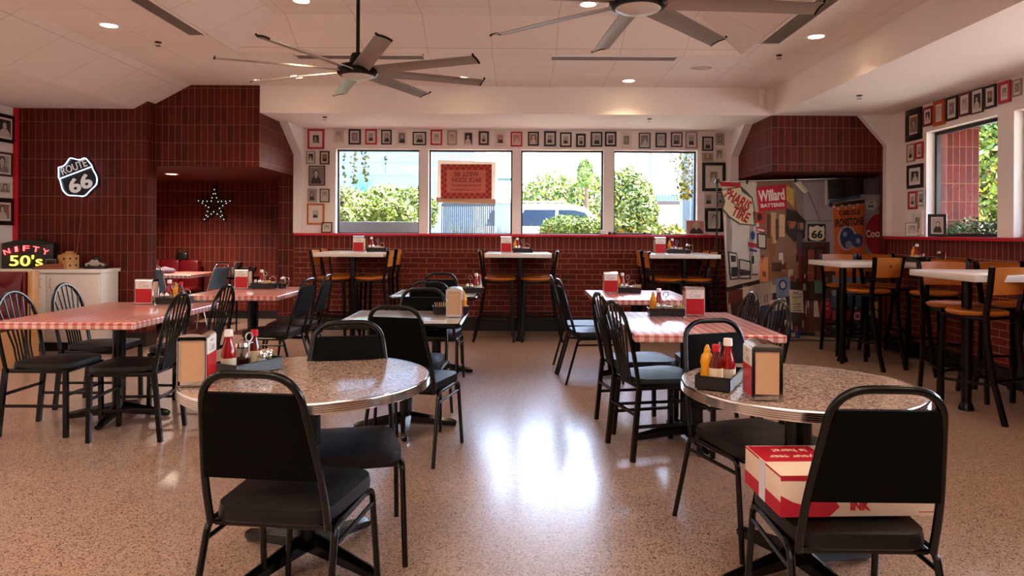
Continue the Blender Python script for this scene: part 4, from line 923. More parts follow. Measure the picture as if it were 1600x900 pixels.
def mk_jelly():
    t = thing('jelly_caddy', cat='caddy', label='x'); m = MB()
    for z in (.012, .05): m.tube([(.034 * math.cos(2 * PI * k / 16), .034 * math.sin(2 * PI * k / 16), z) for k in range(16)], .0022, 6, closed=True)
    for k in range(4): a = k * PI / 2; m.tube([(.034 * math.cos(a), .034 * math.sin(a), 0), (.034 * math.cos(a), .034 * math.sin(a), .05)], .002, 6)
    m.tube([(-.034, 0, .05), (-.03, 0, .09), (0, 0, .108), (.03, 0, .09), (.034, 0, .05)], .0025, 6); m.build('wire_frame', M_CHROME, t)
    for k in range(3): m = MB(); m.bb(-.024, .024, -.02, .02, .008 + k * .016, .022 + k * .016, bevel=.003); m.build('jelly_tub', mat(('jelly_purple', 'jelly_orange', 'jelly_white')[k], ('#4a1530', '#d6791c', '#ded6cc')[k], .35), t)
    return t
jelly = Kind(mk_jelly)
ITEM = dict(k=(ketchup, 'white-capped ketchup bottle', 'white-capped ketchup bottles'), m=(mustard, 'yellow mustard bottle', 'yellow mustard bottles'), h=(hotsauce, 'red-capped hot sauce bottle', 'red-capped hot sauce bottles'), s=(salt, 'glass salt shaker', 'glass salt shakers'), p=(pepper, 'glass pepper shaker', 'glass pepper shakers'),
            g=(packets, 'row of sweetener packets', 'sweetener packets'), j=(jelly, 'jelly tub stack', 'wire jelly stacks'), y=(pitcher, 'glass syrup pitcher', 'syrup pitchers'))
def setting(desc, z, disp, cad, items, extra=()):
    """disp, cad = (x, y, turn in degrees); items = (kind, u, v) in the caddy's own frame; extra stand beside it"""
    if disp: dispenser((disp[0], disp[1], z + .0005), D(disp[2]), 'chrome napkin dispenser on the ' + desc, 'chrome napkin dispensers')
    if cad:
        tray((cad[0], cad[1], z + .0005), D(cad[2]), 'black condiment caddy on the ' + desc, 'black condiment caddies')
        for (k, u, v) in items:
            p = rot2((u, v, 0), D(cad[2])); kd, lb, gr = ITEM[k]; kd((cad[0] + p.x, cad[1] + p.y, z + .0125), D(cad[2] + (hash(k) % 3) * 0), '%s in the caddy on the %s' % (lb, desc), gr)
    for (k, x, y, a) in extra:
        kd, lb, gr = ITEM[k]; kd((x, y, z + .0005), D(a), '%s beside the caddy on the %s' % (lb, desc), gr)
STD = [('k', -.055, .02), ('m', -.085, .025), ('s', -.075, -.035), ('p', -.030, -.035), ('j', .035, .0), ('g', .085, .01)]
setting('round table nearest the booth', ZR, (-1.235, 2.70, 9), (-1.12, 2.92, 62), [('k', -.085, .02), ('y', -.02, .02), ('h', .05, .025), ('s', .04, -.03), ('p', .075, -.03), ('g', .088, .02)])
setting('round table beside the cardboard box', ZR, (.875, 2.53, -5), (.775, 2.72, 62), [('h', -.085, -.005), ('k', -.020, -.035), ('m', -.055, .035), ('j', .03, .02), ('s', .07, -.02), ('p', .09, .025)])
setting('checkered table by the white cabinet', ZT, (-2.92, 5.52, 92), (-2.70, 5.52, 4), [('k', -.05, .02), ('m', -.0, .02), ('h', .035, .025), ('s', -.085, -.03), ('p', -.045, -.035), ('g', .045, -.015), ('j', .085, .0)])
setting('checkered table before the brick niche', ZT, (-2.75, 7.02, 88), (-2.54, 7.04, -3), [('k', -.045, .02), ('s', -.085, -.03), ('p', -.045, -.035), ('g', .015, -.02), ('j', .07, .015)], (('y', -2.37, 7.05, 0),))
setting('nearer black-edged table', ZT, (-.44, 4.78, 2), (-.485, 4.96, 10), [('g', -.07, 0), ('k', .06, .02), ('m', .09, -.01), ('s', -.02, -.03), ('p', 0, .03)])
setting('farther black-edged table', ZT, None, (-.46, 6.62, 5), [('k', .055, .0), ('h', .085, .02), ('s', -.03, -.03), ('p', .01, -.03), ('g', -.08, .01)])
setting('pale checkered table near the box', ZT, (1.22, 4.93, 88), (1.02, 4.90, -3), [('m', -.085, .02), ('k', -.045, .025), ('s', -.06, -.035), ('p', -.02, -.03), ('j', .03, .01), ('g', .08, -.01)], (('y', 1.28, 5.06, 40),))
setting('farthest checkered table by the windows', ZT, (.87, 6.75, 90), (1.04, 6.76, -2), [('m', -.09, .02), ('k', -.05, .02), ('s', -.06, -.035), ('p', -.02, -.03), ('j', .04, .0), ('g', .085, -.01)])
setting('bar table under the first window', ZB, (-1.985, 8.72, 90), (-1.76, 8.72, 0), [('k', -.08, .02), ('s', -.09, -.035), ('p', -.05, -.035), ('g', .0, .0), ('j', .05, .01)])
setting('bar table under the middle windows', ZB, (-.165, 8.72, 90), (.04, 8.72, 0), [('m', -.095, .02), ('k', -.07, .025), ('s', -.09, -.035), ('p', -.05, -.035), ('g', .0, .0), ('j', .05, .01)])
setting('bar table under the fourth window', ZB, (1.735, 8.72, 90), (1.95, 8.72, 0), [('m', -.09, .02), ('k', -.055, .02), ('s', -.075, -.035), ('p', -.03, -.035), ('g', .03, .0)], (('y', 2.09, 8.74, 0),))
setting('bar table in the corner', 1.045, None, (4.10, 7.25, 85), [('k', -.05, .03), ('m', .02, .03), ('s', -.09, -.02), ('p', .05, -.03), ('g', -.01, -.02), ('j', .085, .01)], (('y', 4.20, 7.04, 0),))
# hot sauce lettering, as a part of the nearest bottle's label is too small elsewhere
# ================================================================== cardboard box on the chair
bx = thing('cardboard_box', (.905, 2.235, .4755), D(2), 'white and red cardboard box lying on the chair seat', 'box')
bx.location = (1.035, 2.28, .4755)
M_CARD = mat('white_cardboard', '#e3cdb6', .7); M_CRED = mat('printed_red', '#b5122c', .55)
w, d, h = .50, .30, .125
m = MB(); m.bb(-w / 2, w / 2, -d / 2, d / 2, 0, h, bevel=.002); m.build('carton', M_CARD, bx)
m = MB(); e = .0008
def fx(x, z): return (-w / 2 + x * .74, -d / 2 - e, z)
m.prism([fx(0, 0), fx(.20, 0), fx(.245, .03), fx(.22, .055), fx(.13, .05), fx(.10, .035), fx(.05, .045), fx(0, .065)], (0, e, 0))
m.bb(-w / 2, -w / 2 + .17, -d / 2 - e, -d / 2, h - .016, h); m.prism([fx(.20, .068), fx(.26, .066), fx(.275, h - .03), fx(.22, h - .016)], (0, e, 0))
m.build('front_print', M_CRED, bx)
m = MB(); m.bb(-w / 2 + .003, -w / 2 + .215, -.02, d / 2 - .01, h, h + e); tp = m.build('top_print', M_CRED, bx)
m = MB()
for i, (s_, wd) in enumerate((('your gear', .15), ('is here!', .115))):
    m = MB(); yy = .035 + i * .055; add_text(m, s_, wd, .030, lambda u, v, q, yy=yy, wd=wd: Vector((-w / 2 + .185 - wd / 2 - u, yy - v, h + e + .0003 + q)), .0006, bold=.02); m.build('top_lettering', M_CARD, tp)
m = MB(); add_text(m, 'INK', .062, .030, lambda u, v, q: Vector((-.005 + u, -d / 2 - e - q, .034 + v)), .0006, bold=.05); m.build('ink_lettering', M_CRED, bx); m = MB(); m.bb(w / 2 - .075, w / 2 - .012, -d / 2 - e * .6, -d / 2, .011, .0135); m.build('small_print', M_CRED, bx)
m = MB(); m.bb(-w / 2 - e, -w / 2, -d / 2, d / 2, 0, .045); m.bb(-w / 2 - e, -w / 2, -d / 2, d / 2, h - .006, h); m.build('side_print', M_CRED, bx)
m = MB(); m.bb(-w / 2 - .0018, -w / 2 - .0008, -.03, .02, 0, h); m.build('packing_tape', mat('clear_tape', '#dcd8e2', .15), bx)

# ================================================================== picture frames
FCOL = dict(black=mat('frame_black', '#17110f', .35), red=mat('frame_red', '#b8122a', .35), brown=mat('frame_brown', '#4a2a1c', .4), grey=mat('frame_grey', '#9a8e86', .5), white=mat('frame_white', '#e6dad2', .45), tan=mat('frame_tan', '#a98a6c', .5),
            orange=mat('frame_orange', '#c0551c', .4), maroon=mat('frame_maroon', '#6e1220', .4), navy=mat('frame_navy', '#27303f', .4), purple=mat('frame_purple', '#5a3350', .4), mauve=mat('frame_mauve', '#a88088', .5), pale=mat('frame_pale', '#d8cac0', .5))
M_MAT = mat('mat_board', '#e2d6cc', .8)
PH = [mat('photo_light', '#b7aaa2', .6), mat('photo_mid', '#8c817a', .6), mat('photo_dark', '#3a3230', .6), mat('photo_face', '#cdbdb2', .6), mat('photo_sepia', '#9a6a50', .6), mat('photo_pink', '#c98a80', .6)]
def frame(c, w, h, nrm, col, label, seed, fw=.14, bgk=0, group=None, lean=0, matw=.16, thick=.018):
    """nrm: 'y' faces the camera from the window wall, 'x' faces in from the side wall, 'l' faces right from the left wall"""
    rnd = random.Random(seed); rz = {'y': 0, 'x': -PI / 2, 'l': PI / 2}[nrm]
    t = thing('picture_frame', c, rz, label, 'picture frame', group); t.rotation_euler[0] = lean
    b = fw * min(w, h); m = MB()
    m.bb(-w / 2, w / 2, -thick, 0, -h / 2, -h / 2 + b, bevel=.001); m.bb(-w / 2, w / 2, -thick, 0, h / 2 - b, h / 2, bevel=.001); m.bb(-w / 2, -w / 2 + b, -thick, 0, -h / 2 + b, h / 2 - b); m.bb(w / 2 - b, w / 2, -thick, 0, -h / 2 + b, h / 2 - b)
    m.build('moulding', FCOL[col], t)
    m = MB(); m.bb(-w / 2 + b * .9, w / 2 - b * .9, -thick * .55, -.001, -h / 2 + b * .9, h / 2 - b * .9); m.build('mat_board', M_MAT, t)
    pw, ph = w / 2 - b - matw * w * .5, h / 2 - b - matw * h * .5; y = -thick * .55 - .001
    m = MB(); m.mi = bgk; m.bb(-pw, pw, y - .0006, y, -ph, ph)
    x0 = rnd.uniform(-.15, .15) * pw; hr = .30 * pw * rnd.uniform(.9, 1.15); hz = ph * rnd.uniform(.18, .32)
    def disc(cx, cz, rx, rz_, yy, mi, z0=-9):
        m.mi = mi; N = 16; P = [(cx + rx * math.cos(2 * PI * k / N), yy, max(z0, cz + rz_ * math.sin(2 * PI * k / N))) for k in range(N)]; P = [(max(-pw, min(pw, px)), py, max(-ph, min(ph, pz))) for px, py, pz in P]
        f = m.face(P)
    body = rnd.choice([2, 2, 1, 3]) if bgk != 2 else rnd.choice([1, 3]); hair = 2 if rnd.random() < .8 else 3
    disc(x0, -ph * .95, pw * .80, ph * .95, y - .0010, body); disc(x0, hz + hr * .25, hr * 1.28, hr * 1.45, y - .0014, hair); disc(x0, -ph * .10, hr * .42, hr * .9, y - .0016, 3); disc(x0, hz, hr * .86, hr * 1.15, y - .0020, 3)
    disc(x0 - hr * .35, hz + hr * .12, hr * .14, hr * .09, y - .0024, 2); disc(x0 + hr * .35, hz + hr * .12, hr * .14, hr * .09, y - .0024, 2); disc(x0, hz - hr * .55, hr * .26, hr * .08, y - .0024, 1)
    m.build('photograph', PH, t, smooth='open')
    return t
ORD = ['first', 'second', 'third', 'fourth', 'fifth', 'sixth', 'seventh', 'eighth', 'ninth', 'tenth', 'eleventh', 'twelfth', 'thirteenth', 'fourteenth', 'fifteenth', 'sixteenth', 'seventeenth', 'eighteenth', 'nineteenth', 'twentieth', 'twenty-first', 'twenty-second', 'twenty-third', 'twenty-fourth']
YF = YW - .001
def wall_frame(x0, x1, y0, y1, col, label, seed, fw=.14, bgk=0, group=None, matw=.16):
    a = at(x0, y0, YF); b_ = at(x1, y1, YF); return frame(((a.x + b_.x) / 2, YF, (a.z + b_.z) / 2), b_.x - a.x, a.z - b_.z, 'y', col, label, seed, fw, bgk, group, 0, matw)
row = [(522, 537, 202, 223, 'pale', 0, .07), (545, 564, 202, 226, 'black', 1, .14), (571, 589, 202, 226, 'red', 0, .13), (596, 612, 203, 226, 'black', 0, .13), (620, 636, 204, 227, 'white', 1, .12), (645, 666, 206, 227, 'black', 0, .10), (673, 691, 203, 227, 'red', 0, .13),
       (699, 714, 204, 227, 'tan', 0, .16), (724, 740, 205, 228, 'white', 2, .08), (748, 764, 205, 227, 'brown', 0, .2), (772, 791, 205, 229, 'white', 5, .1), (798, 816, 206, 229, 'red', 5, .13), (825, 842, 206, 228, 'black', 4, .14), (850, 869, 205, 229, 'navy', 0, .16),
       (875, 893, 207, 230, 'black', 0, .13), (900, 915, 209, 230, 'black', 0, .2), (923, 941, 206, 229.5, 'black', 0, .14), (945, 963, 206, 229, 'black', 1, .15), (970, 987, 207, 231, 'white', 1, .1), (998, 1016, 207.5, 232, 'navy', 1, .1), (1024, 1041, 207.5, 230.5, 'navy', 0, .15),
       (1048, 1066, 206.5, 230, 'purple', 1, .12), (1071, 1089, 206, 232, 'mauve', 0, .1)]
GR = 'framed portraits in the row above the windows'
for i, (x0, x1, y0, y1, col, bk, fw) in enumerate(row):
    wall_frame(x0, x1, y0, y1, col, '%s-framed portrait, %s in the row above the window wall' % (col, ORD[i]), 100 + i, fw, bk, GR, [.12, .2, .28, .16][i % 4])
GL = 'framed portraits left of the first window'
for i, (x0, x1, y0, y1, col, lb, bk, fw, mw) in enumerate(((481, 507, 202, 233, 'red', 'large red-framed portrait of white-haired person at the top of the cluster left of the windows', 2, .11, .42), (479, 493, 236, 256, 'grey', 'small grey-framed portrait under the large red frame', 2, .10, .3),
        (500, 515, 236, 257, 'brown', 'small dark brown framed portrait under and right of the red frame', 4, .14, .25), (483, 508, 259, 290, 'brown', 'large dark framed photograph in the middle of the cluster left of windows', 1, .07, .05), (481, 495, 295, 316, 'grey', 'small grey-framed portrait above the orange frame', 1, .10, .1),
        (500, 515, 295, 316, 'black', 'small black-framed portrait above and right of the orange frame', 0, .10, .15), (480, 507, 318, 351, 'orange', 'orange wood framed portrait and letter lowest in the cluster left of windows', 0, .09, .5))):
    wall_frame(x0, x1, y0, y1, col, lb, 200 + i, fw, bk, GL, mw)
GRR = 'framed portraits right of the fourth window'
for i, (x0, x1, y0, y1, col, lb, bk, fw, mw) in enumerate(((1097, 1114, 213.5, 236, 'black', 'black-framed portrait top right corner beside the fourth window', 0, .15, .1), (1118, 1131, 208, 227, 'grey', 'grey-framed portrait highest at the right of the fourth window', 1, .1, .1), (1097, 1114, 239, 252, 'tan', 'small wide tan-framed photograph right of the fourth window', 1, .1, .1),
        (1117, 1130.5, 231, 252, 'white', 'narrow white-framed photograph right of the fourth window', 1, .1, .2), (1097, 1133, 254, 299, 'black', 'large black-framed poster photograph behind the black stand pole', 1, .13, .42), (1100, 1114, 301, 322, 'white', 'white-framed portrait under the large black poster frame', 0, .08, .2),
        (1119.5, 1131, 300, 322, 'red', 'red-framed picture mostly behind the stand pole', 0, .16, .2), (1101, 1130, 325, 362, 'black', 'large black-framed portrait lowest right of the fourth window', 0, .17, .15))):
    wall_frame(x0, x1, y0, y1, col, lb, 230 + i, fw, bk, GRR, mw)
# leaning on the sills
def leaning(px0, px1, py0, col, lb, seed, fw=.1, bgk=0, mw=.2):
    a = at(px0, py0, YW - .03); b_ = at(px1, py0, YW - .03); h = a.z - 1.308; frame(((a.x + b_.x) / 2, YW - .018, 1.308 + h / 2), b_.x - a.x, h, 'y', col, lb, seed, fw, bgk, None, D(-7), mw, .010)
leaning(502, 519, 347, 'brown', 'small dark framed print leaning on the red sill left of the windows', 251, .12)
leaning(1072, 1102, 344, 'white', 'white-bordered reddish photograph leaning on the red sill at the fourth window', 252, .06, 5, .02)
# side wall
def side_frame(x0, x1, y0, y1, col, lb, seed, fw=.14, bgk=0, mw=.3, group='framed portraits on the side wall'):
    def yy(px): return XR * FOC / (px - VPX)
    Y0, Y1 = yy(x0), yy(x1); Yc = (Y0 + Y1) / 2; xc = VPX + XR * FOC / Yc; a = at(xc, y0, Yc); b_ = at(xc, y1, Yc)
    frame((XR - .001, Yc, (a.z + b_.z) / 2), Y0 - Y1, a.z - b_.z, 'x', col, lb, seed, fw, bgk, group, 0, mw)
for i, (x0, x1, y0, y1, col, lb, bk, fw) in enumerate(((1416, 1441, 170, 219.5, 'black', 'tall wide-bordered black frame at the corner of the side wall', 4, .22), (1442.5, 1458, 167, 197, 'maroon', 'maroon-framed portrait next to the tall black frame on the side wall', 2, .14), (1459, 1477, 157, 196, 'orange', 'orange-framed portrait on the side wall', 0, .2),
        (1479, 1497, 151, 188, 'black', 'black-framed portrait just after the orange frame on the side wall', 1, .12), (1499, 1517, 145, 181, 'maroon', 'maroon-framed portrait with pale mat over the side window', 0, .12), (1518.5, 1537, 139, 177, 'brown', 'dark brown unbordered portrait over the side window', 2, .06),
        (1538.5, 1557, 133, 169, 'black', 'black-framed portrait with white mat above the end of the side window', 4, .13), (1561, 1580, 127, 161, 'red', 'deep red framed portrait above the side window pier', 1, .18), (1583, 1597, 124, 150, 'grey', 'grey-framed portrait at the very edge of the side wall row', 1, .1),
        (1418, 1430, 225, 253, 'tan', 'narrow tan-framed portrait under the tall black frame', 0, .1), (1431.5, 1443, 222, 248, 'red', 'small red-framed portrait beside the narrow tan frame', 0, .14), (1418.5, 1443, 257, 294, 'black', 'black-framed group photograph halfway down the side wall corner', 2, .14),
        (1420.5, 1434, 299, 327, 'red', 'red-framed portrait low on the side wall corner', 0, .14), (1434.5, 1446, 297, 322, 'grey', 'grey-framed portrait beside the low red frame', 1, .1), (1427, 1443.5, 330, 367, 'white', 'silver-framed portrait standing on the red sill at the corner', 1, .14))):
    side_frame(x0, x1, y0, y1, col, lb, 300 + i, fw, bk, .3 if fw < .2 else .12)
frame((XR - .055, 7.62, 1.308 + .075), .13, .155, 'x', 'grey', 'small grey frame leaning on the side sill in the corner', 330, .1, 0, None, 0, .2, .012).rotation_euler[2] = -PI / 2 + .9
frame((XR - .040, 7.18, 1.308 + .115), .17, .23, 'x', 'black', 'black-framed wedding photograph standing on the side window sill', 331, .17, 0, None, 0, .1, .014).rotation_euler[2] = -PI / 2 + .8
# left wall
def left_frame(x1, y0, y1, col, lb, seed, fw, w=.34, bgk=2):
    Y1 = XL * FOC / (x1 - VPX); a = at(x1 - 3, y0, Y1 - .05); b_ = at(x1 - 3, y1, Y1 - .05)
    frame((XL + .001, Y1 - w / 2, (a.z + b_.z) / 2), w, a.z - b_.z, 'l', col, lb, seed, fw, bgk, 'framed pictures on the left wall', 0, .15)
left_frame(20.5, 181, 224, 'black', 'large black-framed portrait, highest on the left wall', 350, .12)
left_frame(17, 239, 276, 'brown', 'brown-framed black and white portrait, second down the left wall', 351, .08, bgk=0)
left_frame(16, 285, 303, 'white', 'small unframed sketch, third down the left wall', 352, .05, .22, 0)
left_frame(20, 310, 352, 'black', 'black-framed picture with gold edge, lowest on the left wall', 353, .16, bgk=4)
# ================================================================== signs
def neon(name, color, e): return mat(name, '#ffffff', .4, emit=color, estr=e)
M_NW = neon('neon_white', '#b9d8ff', 3.2); M_NR = neon('neon_red', '#ff1e2c', 2.6); M_NY = neon('neon_yellow', '#ffd820', 2.0); M_NRC = neon('neon_red_core', '#ff8a62', 5)
M_SIGNB = mat('sign_backing', '#0c1016', .3)
s = thing('neon_route_sign', (-5.04, 8.045, 1.94), 0, 'glowing white outlined shield neon sign reading ROUTE 66 on the brick wall', 'neon sign'); s.rotation_euler = (0, -D(21), 0)
sh = [(-.165, .175), (-.10, .165), (-.05, .195), (0, .235), (.05, .195), (.10, .165), (.165, .175), (.205, .06), (.200, .02), (.215, -.09), (.18, -.17), (.09, -.205), (0, -.25), (-.09, -.205), (-.18, -.17), (-.215, -.09), (-.200, .02), (-.205, .06)]
sh = [(x * .98, z * .98) for x, z in sh]
pth = smooth_path([(sh[0][0], -.035, sh[0][1])] + [(x, -.035, z) for x, z in sh[1:]] + [(sh[0][0], -.035, sh[0][1])], .035, 3)
m = MB(); m.prism([(x * 1.03, -.022, z * 1.03) for x, z in sh], (0, .012, 0)); m.build('backing', M_SIGNB, s)
m = MB(); m.tube(pth[:-1], .005, 8, closed=True); m.tube([(-.20, -.035, .045), (.20, -.035, .045)], .005, 8); m.build('neon_tube', M_NW, s)
M_DIM = mat('faint_glow_letter', '#b9b3b0', .4, emit='#c8bdb8', estr=.25)  # grey letters given a faint glow of their own
m = MB(); add_text(m, 'ROUTE', .30, .085, lambda u, v, q: Vector((u, -.024 - q, .115 + v)), .008); add_text(m, '66', .27, .17, lambda u, v, q: Vector((u, -.024 - q, -.085 + v)), .008, bold=.03); m.build('lettering', M_DIM, s)
for (a, b_) in (((.09, -.22), (.02, -.50)),): pass
m = MB(); m.tube([(-5.0, 8.042, 1.72), (-5.01, 8.04, 1.5), (-5.04, 8.04, 1.2), (-5.07, 8.03, .96)], .003, 6); tag(m.build('power_cord', mat('cord_tan', '#8a5a44', .6)), 'thin cord hanging down the bricks from the shield sign', 'cord')
n_ = thing('neon_diner_sign', (-5.405, 7.80, .9005), 0, "black sign box with red neon NIFTY over yellow neon 50's", 'neon sign')
m = MB(); m.bb(-.30, .27, -.05, .05, 0, .28, bevel=.006); m.prism([(x, -.05, .275 + .045 * math.cos(PI * (x + .015) / .60)) for x in [-.29 + .55 * k / 12 for k in range(13)]] + [(.26, -.05, .27), (-.29, -.05, .27)], (0, .1, 0)); m.build('sign_box', M_PLASTIC, n_)
m = MB(); word = 'NIFTY'
for i, ch in enumerate(word):
    a = D(20 - 10 * i); R = .62; cx, cz = -.02 + R * math.sin(-a), .225 + R * (math.cos(a) - 1)
    m = MB(); add_text(m, ch, .068 if ch != 'I' else .03, .058, lambda u, v, q, a=a, cx=cx, cz=cz: Vector((cx + u * math.cos(a) - v * math.sin(a), -.058 - q, cz + u * math.sin(a) + v * math.cos(a))), .006); m.build('neon_letter', M_NR, n_)
m = MB(); add_text(m, "50's", .36, .12, lambda u, v, q: Vector((-.02 + u, -.058 - q, .09 + v)), .006, bold=.0); m.build('yellow_neon_lettering', M_NY, n_)
# star of bulbs on the niche wall
st = thing('bulb_star', (at(335.5, 323, 10.66).x, 10.695, at(335, 322, 10.66).z), 0, 'dark metal star studded with small white bulbs on the niche wall', 'star')
R0, R1 = .30, .118; P = [((R0 if k % 2 == 0 else R1) * math.sin(PI * k / 5), (R0 if k % 2 == 0 else R1) * math.cos(PI * k / 5)) for k in range(10)]
m = MB()
for k in range(10): # ring with an open middle
    a, b_ = P[k], P[(k + 1) % 10]; q = [(x * .30, z * .30) for x, z in (a, b_)]; q = [(x / (math.hypot(x, z)) * .055, z / math.hypot(x, z) * .055) for x, z in q]
    m.prism([(a[0], -.05, a[1]), (b_[0], -.05, b_[1]), (q[1][0], -.05, q[1][1]), (q[0][0], -.05, q[0][1])], (0, .045, 0))
m.build('star_body', mat('rusty_black_metal', '#1c0d0b', .5), st)
M_BULBW = mat('small_bulb', '#f4f0ea', .3, emit='#fff2e6', estr=.5)
for k in range(5):
    a = 2 * PI * k / 5
    for (r, o_) in ((.25, 0), (.185, -.016), (.185, .016), (.125, -.034), (.125, .034), (.075, -.045), ):
        m = MB(); m.sphere((r * math.sin(a) + o_ * math.cos(a), -.053, r * math.cos(a) - o_ * math.sin(a)), .0085, 8); m.build('bulb', M_BULBW, st)
# things on the cabinet
CT = .9005
dc = thing('wooden_dice', (-4.985, 7.78, CT), D(-22), 'large wooden die with black dots on the white cabinet', 'die')
M_LW = mat('pale_wood', '#c08a55', .5, noise=.1); m = MB(); m.bb(-.075, .075, -.075, .075, 0, .155, bevel=.008); m.build('cube_body', M_LW, dc)
m = MB()
for (x, z) in ((-.035, .04), (.035, .115)): m.tube([(x, -.0752, z), (x, -.078, z)], .013, 16)
for (y, z) in ((-.035, .04), (.035, .04), (-.035, .115), (.035, .115)): m.tube([(.0752, y, z), (.078, y, z)], .011, 16)
m.build('pips', M_PLASTIC, dc)
d2 = thing('wooden_block', (-4.98, 7.79, CT + .156), D(10), 'small pale wood block resting on the big die', 'block'); m = MB(); m.bb(-.055, .055, -.04, .04, 0, .018, bevel=.003); m.build('slab', M_LW, d2); m = MB(); m.bb(-.03, .04, -.03, .03, .018, .038, bevel=.003); m.build('upper_slab', M_LW, d2)
cp = thing('toy_vehicle', (-5.12, 7.72, CT), D(8), 'reddish wooden toy with black cab lying beside the neon diner sign', 'toy')
m = MB(); m.prism([(-.19, -.04, 0), (.15, -.04, 0), (.15, -.04, .055), (.02, -.04, .06), (-.12, -.04, .045), (-.17, -.04, .02)], (0, .08, 0)); m.build('chassis', mat('reddish_wood', '#8e4a34', .5), cp)
m = MB(); m.bb(-.05, .05, -.035, .035, .055, .11, bevel=.006); m.build('cab', M_PLASTIC, cp)
m = MB(); m.tube([(-.05, -.037, .06), (-.05, -.037, .108), (.05, -.037, .108), (.05, -.037, .06)], .003, 6); m.build('window_trim', M_STEEL, cp)
bl = thing('clay_ball', (-5.13, 7.93, CT), 0, 'rough reddish clay ball behind the toy on the cabinet', 'ball'); m = MB(); m.sphere((0, 0, .125), .045, 18); m.build('ball', mat('terracotta', '#a5563a', .7), bl); m = MB(); m.lathe([(0, 0), (.05, 0), (.03, .04), (.03, .083), (0, .083)], n=18); m.build('stand', M_PLASTIC, bl)
cr = thing('model_car', (-4.72, 7.85, CT), D(5), 'small model car with chrome body on a dark plinth at the cabinet end', 'toy')
m = MB(); m.bb(-.11, .11, -.05, .05, 0, .02, bevel=.003); m.build('plinth', M_PLASTIC, cr)
m = MB(); m.prism([(-.10, -.035, .03), (.10, -.035, .03), (.105, -.035, .055), (.055, -.035, .07), (.03, -.035, .10), (-.035, -.035, .10), (-.06, -.035, .07), (-.10, -.035, .06)], (0, .07, 0)); m.build('body', M_STEEL, cr)
m = MB(); m.sphere((-.0, 0, .11), (.05, .04, .03), 12); m.build('soft_top', M_PLASTIC, cr)
for x in (-.06, .06): m = MB(); m.tube([(x, -.04, .033), (x, .04, .033)], .016, 14); m.build('wheel', M_PLASTIC, cr)
# sign hanging in the second window, read from outside
a = at(682, 250, 9.56); b_ = at(775, 317, 9.56); cx, cz, w, h = (a.x + b_.x) / 2, (a.z + b_.z) / 2, b_.x - a.x, a.z - b_.z
ws = thing('closed_sign', (cx, 9.565, cz), 0, "red checkered We'll Be Back Soon sign seen from behind in the second window", 'sign')
def thin(name, col, a_): # thin paper that lets daylight through
    m_ = bpy.data.materials.new(name); m_.use_nodes = True; nt = m_.node_tree; nt.nodes.clear(); o = nt.nodes.new('ShaderNodeOutputMaterial'); d_ = nt.nodes.new('ShaderNodeBsdfDiffuse'); tr = nt.nodes.new('ShaderNodeBsdfTranslucent'); mx = nt.nodes.new('ShaderNodeMixShader')
    d_.inputs[0].default_value = hexc(col); tr.inputs[0].default_value = hexc(col); mx.inputs[0].default_value = a_; nt.links.new(d_.outputs[0], mx.inputs[1]); nt.links.new(tr.outputs[0], mx.inputs[2]); nt.links.new(mx.outputs[0], o.inputs[0]); return m_
P1, P2, P3 = thin('paper_red', '#b9584c', .3), thin('paper_red_dark', '#96403a', .3), thin('paper_pink', '#c97468', .3)
m = MB(); m.face([(-w / 2, 0, -h / 2 + .02), (w / 2 - .02, 0, -h / 2), (w / 2, 0, h / 2 - .02), (-w / 2 + .02, 0, h / 2)]); m.prism([(-w / 2, -.004, -h / 2), (w / 2 - .01, -.004, -h / 2 - .02), (w / 2, -.004, -h / 2 + .05), (-w / 2, -.004, -h / 2 + .07)], (0, .003, 0)); m.build('backing_paper', thin('backing_cream', '#d9b79c', .35), ws, smooth='open')
iw, ih = w / 2 - .06, h / 2 - .055; m = MB(); nx, nz = 17, 12
for i in range(nx):
    for j in range(nz):
        edge_ = i < 2 or j < 2 or i >= nx - 2 or j >= nz - 2; m.mi = (1 if (i + j) % 2 else 0) if edge_ else 2
        x0 = -iw + 2 * iw * i / nx; x1 = -iw + 2 * iw * (i + 1) / nx; z0 = -ih + 2 * ih * j / nz; z1 = -ih + 2 * ih * (j + 1) / nz; m.face([(x0, -.006, z0), (x1, -.006, z0), (x1, -.006, z1), (x0, -.006, z1)])
m.build('checkered_print', [P1, P2, P3], ws, smooth='open')
m = MB()
for s_, wd, hh, x, z in (("WE'LL BE", .34, .065, .0, .10), ('BACK SOON!', .40, .065, .0, .02), ('FOLLOW ALONG W/', .40, .035, .0, -.055)):
    add_text(m, s_, wd, hh, lambda u, v, q, x=x, z=z: Vector((x - u, -.008 - q, z + v)), .0008, bold=.02)
rq = random.Random(4); xx = -.21
while xx < .20:
    ww = rq.uniform(.004, .010); m.bb(xx, xx + ww, -.0088, -.008, -.125 - rq.uniform(0, .006), -.098 + rq.uniform(-.012, .006)); xx += ww + rq.uniform(.006, .013)
m.build('mirrored_lettering', mat('print_maroon', '#7c2e2a', .6), ws)
# sill bits
m = MB(); p = at(946, 0, YW); m.bb(p.x - .05, p.x + .05, YW - .05, YW - .0, 1.3065, 1.365, bevel=.01); tag(m.build('small_white_box', M_WHITETRIM), 'small white box on the red sill between third and fourth windows', 'box')
tr = thing('toy_train', (at(985, 0, YW).x, YW - .03, 1.3065), 0, 'long low dark toy on the red sill under the fourth window', 'toy')
m = MB(); m.bb(-.28, .30, -.012, .012, .01, .022, bevel=.003); m.build('bar', M_MAROON, tr)
for x in (-.27, -.2, .2): m = MB(); m.bb(x - .02, x + .02, -.02, .02, 0, .035, bevel=.005); m.build('weight', M_PLASTIC, tr)
